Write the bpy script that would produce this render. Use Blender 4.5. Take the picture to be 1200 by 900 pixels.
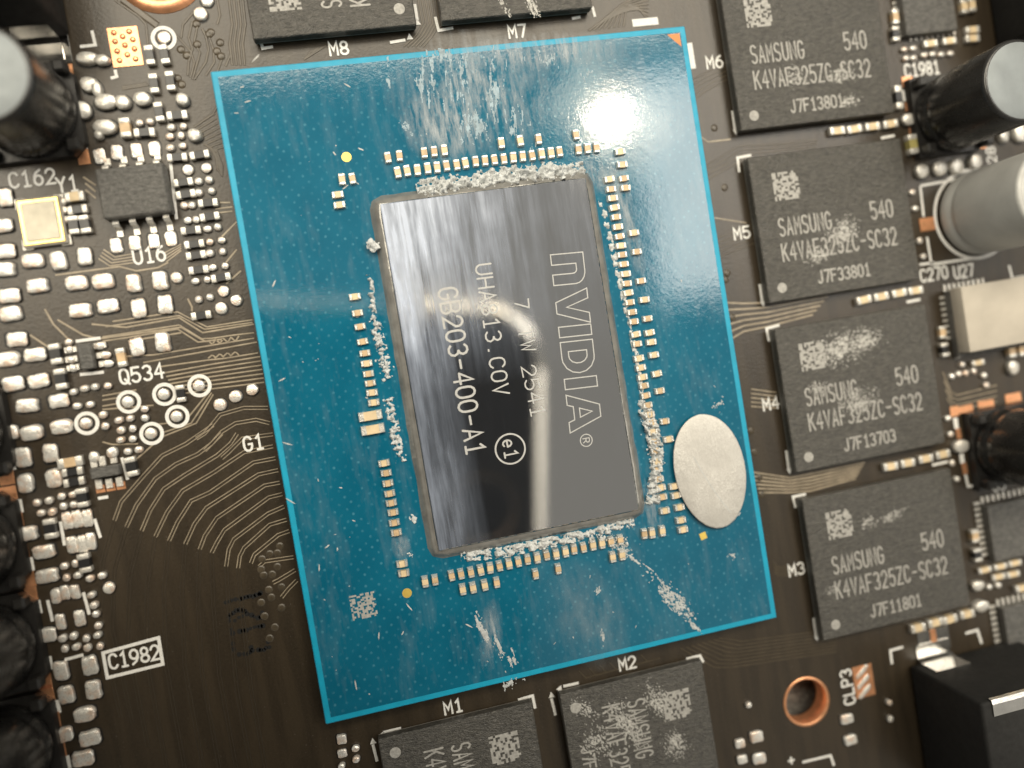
import bpy, bmesh, math, random
from mathutils import Vector, Matrix
random.seed(7)
sc = bpy.context.scene
for o in list(bpy.data.objects): bpy.data.objects.remove(o)
sc.unit_settings.system = 'METRIC'; sc.unit_settings.scale_length = 0.001      # one unit is one millimetre
COL = sc.collection

# ------------------------------------------------------------------ camera
F = 900.0                                             # focal length in photo pixels (1200 wide)
CAM = Vector((-9.9562, 0.3344, 59.6517))
RV = Vector((0.0198135, 0.1679894, 0.166816))
RW2C = Matrix.Rotation(RV.length, 3, RV.normalized())  # world -> camera axes
RC2W = RW2C.transposed()
cd = bpy.data.cameras.new('camera'); cam = bpy.data.objects.new('camera', cd); COL.objects.link(cam)
cam.matrix_world = Matrix.Translation(CAM) @ RC2W.to_4x4()
cd.sensor_width = 36; cd.lens = 36 * F / 1200; cd.clip_start = 0.5; cd.clip_end = 6000
cd.dof.use_dof = True; cd.dof.focus_distance = 58.5; cd.dof.aperture_fstop = 0.0112
sc.camera = cam
# ------------------------------------------------------------------ light
w = bpy.data.worlds.new('World'); sc.world = w; w.use_nodes = True
bg = w.node_tree.nodes['Background']; bg.inputs[0].default_value = (1.0, 0.95, 0.84, 1); bg.inputs[1].default_value = 0.36
def area(name, loc, target, sx, sy, radiance, col):
    d = bpy.data.lights.new(name, 'AREA'); d.shape = 'RECTANGLE'; d.size = sx; d.size_y = sy
    d.energy = radiance * math.pi * sx * sy; d.color = col
    o = bpy.data.objects.new(name, d); COL.objects.link(o); o.location = loc
    if target: o.rotation_euler = (Vector(target) - Vector(loc)).to_track_quat('-Z', 'Y').to_euler()
    return o
# the lit ceiling above and beyond the photographer's phone, and the lamp whose glare lies on the blue laminate
area('ceiling_light', (0, 705, 1150), None, 1500, 430, 10.0, (1.0, 0.905, 0.73))
area('side_ceiling_light', (-520, 320, 1150), None, 560, 330, 9.0, (1.0, 0.905, 0.73))
area('window_light', (690, 240, 1150), None, 460, 370, 9.0, (1.0, 0.95, 0.86))
area('edge_fill_light', (1520, -430, 1150), None, 380, 560, 3.6, (1.0, 0.95, 0.86))  # added, unseen source: makes the phone's bevelled edge a bright band in the die
area('lamp_light', (222, 197, 600), (10, 17, 0), 100, 70, 7.0, (1.0, 0.87, 0.66))
area('bulb_light', (222, 192, 592), (10, 17, 0), 22, 20, 160.0, (1.0, 0.88, 0.68))
sc.view_settings.view_transform = 'Standard'; sc.view_settings.look = 'None'
sc.view_settings.exposure = 0.0; sc.view_settings.gamma = 1.0; sc.view_settings.use_curve_mapping = False
sc.render.resolution_x = 1024; sc.render.resolution_y = 768

# ------------------------------------------------------------------ helpers
def B(px, py, z=0.0):
    """point of the board (at height z) that the surveyed photo position px, py belongs to"""
    d = RC2W @ Vector(((px - 600) / F, -(py - 450) / F, -1.0))
    t = (z - CAM.z) / d.z
    return Vector((CAM.x + t * d.x, CAM.y + t * d.y, z))

class NT:
    def __init__(s, name):
        s.m = bpy.data.materials.new(name); s.m.use_nodes = True; s.t = s.m.node_tree; s.n = s.t.nodes
        s.b = s.n['Principled BSDF']; s.out = s.n['Material Output']
    def add(s, kind, **kw):
        n = s.n.new(kind)
        for k, v in kw.items():
            if k in n.inputs.keys(): n.inputs[k].default_value = v
            else: setattr(n, k, v)
        return n
    def ln(s, a, b): s.t.links.new(a, b)
    def coord(s, scale=(1, 1, 1), rot=(0, 0, 0)):
        c = s.add('ShaderNodeTexCoord'); mp = s.add('ShaderNodeMapping'); mp.inputs['Scale'].default_value = scale
        mp.inputs['Rotation'].default_value = rot
        s.ln(c.outputs['Object'], mp.inputs['Vector']); return mp.outputs['Vector']
    def world(s, scale=(1, 1, 1), rot=(0, 0, 0)):
        c = s.add('ShaderNodeNewGeometry'); mp = s.add('ShaderNodeMapping'); mp.inputs['Scale'].default_value = scale
        mp.inputs['Rotation'].default_value = rot
        s.ln(c.outputs['Position'], mp.inputs['Vector']); return mp.outputs['Vector']
    def noise(s, vec, scale, detail=4, rough=0.55):
        n = s.add('ShaderNodeTexNoise'); n.inputs['Scale'].default_value = scale; n.inputs['Detail'].default_value = detail
        n.inputs['Roughness'].default_value = rough; s.ln(vec, n.inputs['Vector']); return n.outputs['Fac']
    def ramp(s, fac, pts):
        r = s.add('ShaderNodeValToRGB'); e = r.color_ramp.elements
        while len(e) < len(pts): e.new(0.5)
        for el, (p, c) in zip(e, pts):
            el.position = p; el.color = (c, c, c, 1) if not isinstance(c, tuple) else (*c, 1)
        s.ln(fac, r.inputs['Fac']); return r.outputs['Color']
    def mix(s, fac, a, b):
        m = s.add('ShaderNodeMix', data_type='RGBA')
        for i, v in ((0, fac), (6, a), (7, b)):
            if hasattr(v, 'links'): s.ln(v, m.inputs[i])
            else: m.inputs[i].default_value = v if i == 0 else (*v, 1)
        return m.outputs[2]
    def math(s, op, a, b=0.5):
        m = s.add('ShaderNodeMath', operation=op)
        for i, v in ((0, a), (1, b)):
            if hasattr(v, 'links'): s.ln(v, m.inputs[i])
            else: m.inputs[i].default_value = v
        return m.outputs[0]
    def bump(s, h, strength, dist=0.05):
        b = s.add('ShaderNodeBump'); b.inputs['Strength'].default_value = strength; b.inputs['Distance'].default_value = dist
        s.ln(h, b.inputs['Height']); s.ln(b.outputs[0], s.b.inputs['Normal']); return b
    def set(s, **kw):
        for k, v in kw.items():
            k = k.replace('_', ' ')
            i = s.b.inputs[k]
            if hasattr(v, 'links'): s.ln(v, i)
            else: i.default_value = (*v, 1) if isinstance(v, tuple) else v
MT = {}
def simple(name, col, rough=0.5, metal=0.0, var=0.0, vscale=2.0, bump=0.0, bscale=8.0):
    t = NT(name); v = t.world()
    if var:
        n = t.noise(v, vscale, 5)
        t.set(Base_Color=t.mix(t.ramp(n, [(0.3, 0.0), (0.7, 1.0)]), tuple(c * (1 - var) for c in col), tuple(min(1, c * (1 + var)) for c in col)))
    else: t.set(Base_Color=col)
    t.set(Metallic=metal)
    r = t.noise(v, vscale * 2.3, 3)
    t.set(Roughness=t.math('ADD', t.math('MULTIPLY', r, rough * 0.5), rough * 0.75))
    if bump: t.bump(t.noise(v, bscale, 4), bump, 0.05)
    MT[name] = t.m; return t.m

# ---- materials
def mat_mask():
    t = NT('solder_mask'); v = t.world()
    big = t.noise(t.world((0.9, 0.09, 1), (0, 0, math.radians(-3))), 1.1, 2)       # buried copper runs, seen as faint long bands
    fine = t.noise(v, 6.0, 5)
    c = t.mix(t.ramp(big, [(0.4, 0.0), (0.6, 1.0)]), (0.028, 0.0208, 0.0130), (0.041, 0.0303, 0.0186))
    c = t.mix(t.ramp(fine, [(0.35, 0.0), (0.75, 0.5)]), c, (0.052, 0.0385, 0.024))
    dust = t.noise(v, 9.0, 2, 0.5)
    c = t.mix(t.ramp(dust, [(0.735, 0.0), (0.76, 0.6)]), c, (0.30, 0.28, 0.25))
    t.set(Base_Color=c, Roughness=t.math('ADD', t.math('MULTIPLY', fine, 0.16), 0.26))
    t.set(Specular_IOR_Level=0.52)
    h = t.math('ADD', t.math('MULTIPLY', t.noise(v, 4.5, 3), 0.8), t.math('MULTIPLY', big, 0.6))
    t.bump(h, 0.35, 0.05); MT['mask'] = t.m
mat_mask()
simple('trace', (0.33, 0.275, 0.20), 0.33, 0, 0.25, 1.2)
simple('trace_faint', (0.046, 0.037, 0.026), 0.33)
simple('trace_dim', (0.068, 0.053, 0.034), 0.33, 0, 0.25, 1.2)  # darker copy of trace: contrast against the board's sheen put into the colour
simple('silk', (0.80, 0.79, 0.76), 0.6, 0, 0.10, 6.0, 0.2, 14)
def mat_solder(name, base, tint):
    t = NT(name); v = t.world()
    n = t.noise(v, 1.7, 4); f = t.noise(v, 11, 4)
    t.set(Base_Color=t.mix(t.ramp(n, [(0.46, 0.0), (0.68, 0.8)]), base, tint), Metallic=0.50,
          Roughness=t.math('ADD', t.math('MULTIPLY', f, 0.28), 0.16))
    t.bump(t.math('ADD', f, t.noise(v, 3.5, 2)), 0.35, 0.08); MT[name] = t.m
mat_solder('solder', (0.84, 0.82, 0.77), (0.80, 0.57, 0.42))
mat_solder('tin', (0.74, 0.72, 0.67), (0.70, 0.65, 0.57))
simple('pad_gap_shade', (0.006, 0.0055, 0.005), 0.5)  # gap and shadow round each solder pad, put into a near-black colour
simple('orange_mark', (0.72, 0.27, 0.10), 0.65, 0.0, 0.1)
simple('copper', (0.86, 0.42, 0.22), 0.36, 0.75, 0.15, 1.5, 0.15, 5)
simple('gold', (0.90, 0.66, 0.22), 0.3, 0.9, 0.08)
simple('fiducial', (0.95, 0.68, 0.16), 0.4, 0.6, 0.08)
simple('crystal_lid', (0.56, 0.52, 0.42), 0.5, 0.3, 0.15, 0.7, 0.1, 3)
simple('ceramic', (0.30, 0.28, 0.25), 0.5, 0, 0.1)
simple('resistor', (0.020, 0.020, 0.021), 0.32, 0, 0.2)
simple('tan', (0.62, 0.45, 0.27), 0.45, 0, 0.22, 1.3)
simple('tan_pale', (0.72, 0.57, 0.36), 0.45, 0, 0.15, 1.3)
simple('olive', (0.38, 0.33, 0.12), 0.45, 0, 0.1)
simple('plastic', (0.016, 0.015, 0.014), 0.42, 0, 0.2, 1.0, 0.1, 3)
simple('sleeve', (0.016, 0.0155, 0.015), 0.27, 0, 0.3, 0.6, 0.06, 0.9)
simple('alu', (0.54, 0.54, 0.52), 0.72, 0.5, 0.10, 0.35, 0.04, 1.5)
simple('alu_top', (0.25, 0.275, 0.285), 0.55, 0.3, 0.10, 0.5)
simple('ink', (0.05, 0.05, 0.05), 0.6)
simple('pale_pad', (0.50, 0.455, 0.385), 0.75, 0, 0.07, 0.5, 0.12, 2.0)
simple('ferrite', (0.009, 0.0087, 0.0083), 0.75, 0, 0.3, 0.8, 0.3, 2.5)
simple('white_metal', (0.84, 0.82, 0.78), 0.17, 1.0, 0.12, 0.6, 0.12, 2.0)
simple('hole_dark', (0.16, 0.15, 0.135), 0.6, 0, 0.6, 3.0, 0.4, 4)
simple('paste', (0.60, 0.62, 0.62), 0.5, 0, 0.15, 3.0, 0.3, 10)
simple('smear', (0.50, 0.52, 0.52), 0.5, 0, 0.2, 3.0, 0.3, 9)
simple('thin_smear', (0.27, 0.37, 0.43), 0.4, 0, 0.25, 2.0, 0.2, 6)
simple('powder', (0.47, 0.46, 0.43), 0.65, 0, 0.3, 4.0)
simple('flake', (0.56, 0.56, 0.54), 0.55, 0, 0.15, 4.0)
simple('marking', (0.39, 0.38, 0.355), 0.65, 0, 0.25, 5.0)
simple('die_marking', (0.50, 0.50, 0.49), 0.6, 0, 0.10, 5.0)
simple('lint', (0.55, 0.45, 0.33), 0.6)
simple('black_mark', (0.004, 0.004, 0.004), 0.6)

def mat_epoxy(name, col):
    t = NT(name); v = t.world((1, 1, 1)); v2 = t.world((0.5, 1.2, 1), (0, 0, math.radians(12)))
    sp = t.noise(v2, 4.2, 4, 0.7); big = t.noise(v, 0.35, 3)
    c = t.mix(t.ramp(sp, [(0.34, 0.0), (0.70, 1.0)]), tuple(x * 0.5 for x in col), tuple(x * 1.6 for x in col))
    c = t.mix(t.ramp(t.noise(v2, 5.5, 3), [(0.66, 0.0), (0.74, 0.30)]), c, (0.42, 0.40, 0.36))
    t.set(Base_Color=c, Roughness=t.math('ADD', t.math('MULTIPLY', big, 0.16), 0.30), Specular_IOR_Level=0.7)
    t.bump(t.math('ADD', sp, t.noise(v2, 11.0, 2)), 0.75, 0.10); MT[name] = t.m
mat_epoxy('epoxy', (0.058, 0.054, 0.046))
mat_epoxy('chip_body', (0.088, 0.085, 0.078))

def mat_laminate():
    t = NT('blue_laminate'); v = t.world(); rot = t.world((1, 1, 1), (0, 0, math.radians(45)))
    vo = t.add('ShaderNodeTexVoronoi', voronoi_dimensions='2D'); vo.inputs['Scale'].default_value = 1.55; vo.inputs['Randomness'].default_value = 0.26
    t.ln(rot, vo.inputs['Vector'])
    dots = t.ramp(vo.outputs['Distance'], [(0.10, 1.0), (0.20, 0.0)])
    n = t.noise(v, 0.25, 3); f = t.noise(v, 3.0, 4)
    base = t.mix(t.ramp(n, [(0.35, 0.0), (0.65, 1.0)]), (0.005, 0.112, 0.192), (0.008, 0.134, 0.222))
    base = t.mix(t.math('MULTIPLY', dots, t.ramp(f, [(0.42, 0.05), (0.62, 0.48)])), base, (0.10, 0.32, 0.42))
    haze = t.noise(t.world((1.1, 0.25, 1), (0, 0, math.radians(8))), 0.9, 5, 0.65)       # dried smear film left by wiping
    base = t.mix(t.ramp(haze, [(0.50, 0.0), (0.80, 0.16)]), base, (0.35, 0.42, 0.45))
    t.set(Base_Color=base, Roughness=t.math('ADD', t.math('MULTIPLY', f, 0.05), 0.035), Specular_IOR_Level=0.6)
    t.bump(t.math('ADD', t.math('MULTIPLY', t.noise(v, 5.5, 2), 0.5), t.math('MULTIPLY', t.noise(v, 1.3, 2), 0.6)), 0.085, 0.08); MT['laminate'] = t.m
mat_laminate()
simple('laminate_edge', (0.002, 0.33, 0.52), 0.5, 0, 0.10, 0.8)

def mat_silicon():
    t = NT('polished_silicon'); v = t.coord((1, 1, 1))
    soft = t.noise(t.coord((1.0, 0.13, 1), (0, 0, math.radians(3))), 1.1, 4, 0.55)       # broad wipe marks along the long side
    mid = t.noise(t.coord((1.0, 0.06, 1), (0, 0, math.radians(2))), 3.2, 5, 0.6)
    fine = t.noise(t.coord((1, 0.03, 1), (0, 0, math.radians(-4))), 9.0, 4, 0.65)
    diag = t.noise(t.coord((1, 0.05, 1), (0, 0, math.radians(-34))), 7.0, 4, 0.65)
    blot = t.noise(v, 0.22, 3)
    sep = t.add('ShaderNodeSeparateXYZ'); t.ln(v, sep.inputs[0]); X, Y = sep.outputs[0], sep.outputs[1]
    def clamp(a, lo, hi): return t.math('MINIMUM', t.math('MAXIMUM', a, lo), hi)
    # dried paste film: thickest in the upper left where the cloth stopped, with a streak down the left side
    up = clamp(t.math('MULTIPLY', t.math('SUBTRACT', Y, -1.5), 0.085), 0.0, 1.0)
    across = clamp(t.math('MULTIPLY', t.math('SUBTRACT', 6.0, X), 0.085), 0.15, 1.0)
    left = clamp(t.math('MULTIPLY', t.math('SUBTRACT', -3.8, X), 0.17), 0.0, 0.58)
    amt = t.math('ADD', t.math('MULTIPLY', up, across), left)
    amt = t.math('MULTIPLY', amt, t.math('ADD', t.math('MULTIPLY', blot, 0.9), 0.25))
    var = t.math('ADD', t.ramp(soft, [(0.28, 0.15), (0.72, 0.9)]), t.math('MULTIPLY', t.ramp(mid, [(0.42, 0.0), (0.70, 1.0)]), 0.45))
    film = t.math('MULTIPLY', t.math('MULTIPLY', amt, var), 1.0)
    film = t.math('ADD', film, t.math('MULTIPLY', t.ramp(fine, [(0.58, 0.0), (0.74, 1.0)]), t.math('ADD', t.math('MULTIPLY', amt, 0.22), 0.025)))
    film = t.math('ADD', film, t.math('MULTIPLY', t.ramp(diag, [(0.62, 0.0), (0.72, 1.0)]), t.math('MULTIPLY', amt, 0.22)))
    film = clamp(t.math('ADD', film, 0.02), 0.0, 0.85)
    t.set(Base_Color=(0.47, 0.47, 0.47), Metallic=1.0, Roughness=t.math('ADD', t.math('MULTIPLY', film, 0.30), 0.03))
    t.bump(t.math('ADD', fine, t.math('MULTIPLY', diag, 0.4)), 0.010, 0.02)
    d = t.add('ShaderNodeBsdfDiffuse'); d.inputs[0].default_value = (0.60, 0.69, 0.88, 1)
    mx = t.add('ShaderNodeMixShader'); t.ln(t.math('MULTIPLY', film, 0.80), mx.inputs[0]); t.ln(t.b.outputs[0], mx.inputs[1]); t.ln(d.outputs[0], mx.inputs[2])
    t.ln(mx.outputs[0], t.out.inputs[0]); MT['silicon'] = t.m
mat_silicon()
simple('underfill', (0.25, 0.245, 0.23), 0.14, 0.3, 0.25, 0.9, 0.25, 2.5)
simple('die_side', (0.16, 0.15, 0.14), 0.25, 0.6, 0.2)

def mat_film(name, col, lo, hi, amax, scale=(1, 1, 1), rot=0, ns=3.0):
    t = NT(name); v = t.world(scale, (0, 0, rot))
    n = t.noise(v, ns, 6, 0.68)
    c = t.add('ShaderNodeTexCoord'); g = t.add('ShaderNodeVectorMath', operation='LENGTH'); t.ln(c.outputs['Object'], g.inputs[0])
    fall = t.ramp(g.outputs['Value'], [(0.25, 1.0), (1.0, 0.0)])           # thins out towards the rim of the smear
    a = t.math('MULTIPLY', t.ramp(n, [(lo, 0.0), (hi, amax)]), fall)
    t.set(Base_Color=col, Roughness=0.55, Alpha=a); MT[name] = t.m
mat_film('film', (0.60, 0.65, 0.68), 0.40, 0.70, 0.62, (1.5, 0.28, 1), math.radians(-6), 1.5)
mat_film('film_grain', (0.60, 0.59, 0.57), 0.46, 0.62, 0.75, (1, 1, 1), 0, 5.5)
mat_film('film_soft', (0.45, 0.55, 0.60), 0.30, 0.80, 0.34, (1.2, 0.5, 1), 0, 0.9)

def mat_sticker():
    t = NT('silver_foil'); v = t.coord((1, 1, 1)); st = t.coord((1, 0.25, 1), (0, 0, math.radians(62)))
    n = t.noise(st, 4.5, 6, 0.7); f = t.noise(v, 7, 4, 0.7); big = t.noise(v, 0.35, 2)
    rough_zone = t.ramp(big, [(0.40, 0.35), (0.62, 1.0)])          # crinkled above, pressed smooth below
    t.set(Base_Color=t.mix(t.math('MULTIPLY', t.ramp(f, [(0.4, 0.0), (0.65, 1.0)]), rough_zone), (0.56, 0.54, 0.50), (0.72, 0.70, 0.66)), Metallic=0.5,
          Roughness=t.math('ADD', t.math('MULTIPLY', f, 0.3), 0.36))
    t.bump(t.math('MULTIPLY', t.math('ADD', n, f), rough_zone), 0.5, 0.06); MT['foil'] = t.m
mat_sticker()

# ---- mesh helpers
def mesh(name, verts, faces, mats, fm=None, smooth=False):
    me = bpy.data.meshes.new(name); me.from_pydata([tuple(v) for v in verts], [], faces)
    for m in (mats if isinstance(mats, (list, tuple)) else [mats]): me.materials.append(MT[m])
    if fm:
        for p, k in zip(me.polygons, fm): p.material_index = k
    if smooth:
        for p in me.polygons: p.use_smooth = True
    me.update(); return me
def link(name, me, loc=(0, 0, 0), rz=0.0, scale=None, parent=None, **props):
    o = bpy.data.objects.new(name, me); COL.objects.link(o)
    o.location = loc; o.rotation_euler = (0, 0, rz)
    if scale is not None: o.scale = scale
    if parent is not None: o.parent = parent
    for k, v in props.items(): o[k] = v
    return o
CACHE = {}
def rbox(w, d, h, bev, mat, seg=1, z0=0.0):
    """chamfered box, base at z0, centred in x and y"""
    key = (w, d, h, bev, mat, seg, z0)
    if key in CACHE: return CACHE[key]
    bm = bmesh.new(); bmesh.ops.create_cube(bm, size=1.0)
    bmesh.ops.scale(bm, vec=(w, d, h), verts=bm.verts); bmesh.ops.translate(bm, vec=(0, 0, h / 2 + z0), verts=bm.verts)
    if bev: bmesh.ops.bevel(bm, geom=list(bm.edges), offset=bev, segments=seg, affect='EDGES', profile=0.5)
    me = bpy.data.meshes.new('box'); bm.to_mesh(me); bm.free(); me.materials.append(MT[mat])
    if seg > 1:
        for p in me.polygons: p.use_smooth = True
    CACHE[key] = me; return me
def lathe(profile, n, mat, smooth=True, fm=None):
    verts = []; faces = []; fms = []
    for r, z in profile:
        for k in range(n):
            a = 2 * math.pi * k / n; verts.append((r * math.cos(a), r * math.sin(a), z))
    for i in range(len(profile) - 1):
        for k in range(n):
            faces.append((i * n + k, i * n + (k + 1) % n, (i + 1) * n + (k + 1) % n, (i + 1) * n + k))
    top = len(verts); verts.append((0, 0, profile[-1][1]))
    for k in range(n): faces.append(((len(profile) - 1) * n + k, (len(profile) - 1) * n + (k + 1) % n, top))
    me = mesh('turned', verts, faces, mat, smooth=smooth)
    return me
def ribbon(strokes, width, mat, z=0.0, closed=(), dz=0.0015, cap=True):
    """flat printed strokes: mitred strips, each stroke a hair above the last so none are coplanar"""
    V = []; Fc = []
    for si, pts in enumerate(strokes):
        zz = z + dz * (si % 5); P = [Vector((p[0], p[1])) for p in pts]
        n = len(P); cl = (si in closed) or (n > 2 and (P[0] - P[-1]).length < 1e-6)
        if cl and (P[0] - P[-1]).length < 1e-6: P = P[:-1]; n -= 1
        L = []; R = []
        for i in range(n):
            a = P[i - 1] if (i > 0 or cl) else None; b = P[(i + 1) % n] if (i < n - 1 or cl) else None
            d1 = (P[i] - a).normalized() if a is not None else None; d2 = (b - P[i]).normalized() if b is not None else None
            if d1 is None: d1 = d2
            if d2 is None: d2 = d1
            t = d1 + d2
            t = t.normalized() if t.length > 1e-4 else d1
            nn = Vector((-t.y, t.x)); c = max(0.45, abs(nn.dot(Vector((-d1.y, d1.x)))))
            o = nn * (width / 2 / c); L.append(P[i] + o); R.append(P[i] - o)
        b0 = len(V)
        for i in range(n): V.append((L[i].x, L[i].y, zz)); V.append((R[i].x, R[i].y, zz))
        for i in range(n if cl else n - 1):
            j = (i + 1) % n; Fc.append((b0 + 2 * i + 1, b0 + 2 * j + 1, b0 + 2 * j, b0 + 2 * i))
        if cap and not cl:
            for i, e, dr in ((0, P[0], (P[0] - P[1])), (n - 1, P[-1], (P[-1] - P[-2]))):
                dr = dr.normalized() * width / 2; k = len(V)
                q1 = (L[i] + dr * 0.75 + (e - L[i]) * 0.3); q2 = (R[i] + dr * 0.75 + (e - R[i]) * 0.3)
                V += [(q1.x, q1.y, zz), (q2.x, q2.y, zz)]
                f = (b0 + 2 * i, b0 + 2 * i + 1, k + 1, k); Fc.append(f if i == 0 else f[::-1])
    return mesh('print', V, Fc, mat)

# ---- stroke font, 4 wide by 6 tall
def arc(cx, cy, rx, ry, a0, a1, n=6):
    return [(cx + rx * math.cos(math.radians(a0 + (a1 - a0) * k / n)), cy + ry * math.sin(math.radians(a0 + (a1 - a0) * k / n))) for k in range(n + 1)]
O_ = arc(2, 4, 2, 2, 180, 0, 6) + arc(2, 2, 2, 2, 0, -180, 6) + [(0, 4)]
G = {
 '0': [O_], 'O': [O_], 'Q': [O_, [(2.2, 1.8), (4.2, -0.4)]],
 '1': [[(0.8, 4.8), (2.2, 6), (2.2, 0)], [(0.8, 0), (3.6, 0)]],
 '2': [arc(2, 4.2, 2, 1.8, 170, -20, 6) + [(0, 0), (4, 0)]],
 '3': [arc(1.9, 4.5, 1.9, 1.5, 150, -80, 6) , arc(1.9, 1.6, 2.1, 1.6, 80, -150, 6)],
 '4': [[(3, 0), (3, 6), (0, 2)], [(0, 2), (4.2, 2)]],
 '5': [[(3.8, 6), (0.4, 6), (0.2, 3.3)] + arc(1.9, 1.9, 2.1, 1.9, 110, -150, 7)],
 '6': [[(3.2, 6), (1.3, 5.0), (0.3, 3.6), (0.06, 2.1)], arc(2, 1.9, 1.95, 1.9, 0, 360, 12)],
 '7': [[(0, 6), (4, 6), (1.6, 0)]],
 '8': [arc(2, 4.5, 1.7, 1.5, 0, 360, 9), arc(2, 1.5, 2, 1.5, 0, 360, 9)],
 '9': [[(0.8, 0), (2.7, 1.0), (3.7, 2.4), (3.94, 3.9)], arc(2, 4.1, 1.95, 1.9, 0, 360, 12)],
 'A': [[(0, 0), (2, 6), (4, 0)], [(0.7, 2), (3.3, 2)]],
 'B': [[(0, 0), (0, 6)], [(0, 6), (2.4, 6)] + arc(2.4, 4.55, 1.4, 1.45, 80, -80, 5) + [(0.1, 3.1)], [(2.3, 3.1)] + arc(2.4, 1.55, 1.6, 1.55, 85, -85, 5) + [(0, 0)]],
 'C': [arc(2, 4, 2, 2, 25, 180, 5) + arc(2, 2, 2, 2, 180, 335, 5)],
 'D': [[(0, 0), (0, 6), (1.8, 6)] + arc(1.8, 3, 2.2, 3, 80, -80, 6) + [(1.8, 0), (0, 0)]],
 'E': [[(4, 0), (0, 0), (0, 6), (4, 6)], [(0, 3), (3, 3)]],
 'F': [[(0, 0), (0, 6), (4, 6)], [(0, 3.1), (3, 3.1)]],
 'G': [arc(2, 4, 2, 2, 25, 180, 5) + arc(2, 2, 2, 2, 180, 350, 5) + [(4, 2.8), (2.3, 2.8)]],
 'H': [[(0, 0), (0, 6)], [(4, 0), (4, 6)], [(0, 3), (4, 3)]],
 'I': [[(2, 0), (2, 6)]],
 'J': [[(3.4, 6), (3.4, 1.6)] + arc(1.9, 1.6, 1.5, 1.6, -15, -165, 5)],
 'K': [[(0, 0), (0, 6)], [(4, 6), (0.2, 2.6)], [(1.4, 3.6), (4, 0)]],
 'L': [[(0, 6), (0, 0), (4, 0)]],
 'M': [[(0, 0), (0, 6), (2, 2.4), (4, 6), (4, 0)]],
 'N': [[(0, 0), (0, 6), (4, 0), (4, 6)]],
 'P': [[(0, 0), (0, 6)], [(0, 6), (2.4, 6)] + arc(2.4, 4.4, 1.6, 1.6, 80, -80, 5) + [(0.1, 2.8)]],
 'R': [[(0, 0), (0, 6)], [(0, 6), (2.4, 6)] + arc(2.4, 4.4, 1.6, 1.6, 80, -80, 5) + [(0.1, 2.8)], [(2, 2.8), (4, 0)]],
 'S': [arc(2, 4.5, 2, 1.5, 30, 250, 7) + arc(2, 1.5, 2, 1.5, 70, -150, 7)],
 'T': [[(0, 6), (4, 6)], [(2, 6), (2, 0)]],
 'U': [[(0, 6), (0, 2)] + arc(2, 2, 2, 2, 190, 350, 6) + [(4, 2), (4, 6)]],
 'V': [[(0, 6), (2, 0), (4, 6)]],
 'W': [[(0, 6), (1, 0), (2, 4), (3, 0), (4, 6)]],
 'Y': [[(0, 6), (2, 3), (4, 6)], [(2, 3), (2, 0)]],
 'Z': [[(0, 6), (4, 6), (0, 0), (4, 0)]],
 '-': [[(0.4, 3), (3.6, 3)]], '.': [[(1.7, 0.4), (2.3, 0.4)]], '+': [[(0.2, 3), (3.8, 3)], [(2, 1.2), (2, 4.8)]],
 'e': [[(0.4, 2.0), (3.7, 2.0)], arc(2, 2, 1.8, 2.0, 0, 310, 9)], ' ': []}
def text_strokes(s, h, pitch, cw, x0=0.0, y0=0.0):
    out = []
    for i, ch in enumerate(s):
        for st in G[ch]: out.append([(x0 + i * pitch + p[0] / 4 * cw, y0 + p[1] / 6 * h) for p in st])
    return out
def text_centered(s, h, pitch, cw):
    return text_strokes(s, h, pitch, cw, -((len(s) - 1) * pitch + cw) / 2, -h / 2)

# ------------------------------------------------------------------ the board
HOLE = B(945, 822); HR = 1.95
def make_board():
    bm = bmesh.new(); N = 40
    def ring(z):
        outer = [bm.verts.new((x, y, z)) for x, y in ((-64, -62), (74, -62), (74, 54), (-64, 54))]
        inner = [bm.verts.new((HOLE.x + HR * math.cos(2 * math.pi * k / N), HOLE.y + HR * math.sin(2 * math.pi * k / N), z)) for k in range(N)]
        eds = [bm.edges.new((L[i], L[(i + 1) % len(L)])) for L in (outer, inner) for i in range(len(L))]
        bmesh.ops.triangle_fill(bm, edges=eds, use_beauty=True)
        return outer, inner
    o1, i1 = ring(0.0); o2, i2 = ring(-1.6)
    for a, b in ((o1, o2), (i1, i2)):
        for k in range(len(a)): bm.faces.new((a[k], a[(k + 1) % len(a)], b[(k + 1) % len(a)], b[k]))
    bmesh.ops.recalc_face_normals(bm, faces=bm.faces)
    me = bpy.data.meshes.new('board'); bm.to_mesh(me); bm.free(); me.materials.append(MT['mask']); return me
board = link('circuit_board', make_board(), kind='structure', label='black graphics card circuit board with brown sheen and fine traces')
table = link('work_surface', mesh('ws', [(-400, -400, -3.2), (400, -400, -3.2), (400, 400, -3.2), (-400, 400, -3.2)], [(0, 1, 2, 3)], 'hole_dark'), kind='structure')
# copper lined hole
def tube(r0, r1, z0, z1, n, mat):
    V = []; Fc = []
    for r, z in ((r0, z0), (r0, z1 - 0.03), (r0 + 0.05, z1), (r1, z1), (r1, 0.0)):
        for k in range(n): a = 2 * math.pi * k / n; V.append((r * math.cos(a), r * math.sin(a), z))
    for i in range(4):
        for k in range(n): Fc.append((i * n + k, i * n + (k + 1) % n, (i + 1) * n + (k + 1) % n, (i + 1) * n + k))
    me = mesh('tube', V, Fc, mat, smooth=True); return me
link('mounting_hole', tube(1.86, 2.12, -1.58, 0.05, 40, 'copper'), HOLE, parent=board)

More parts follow.
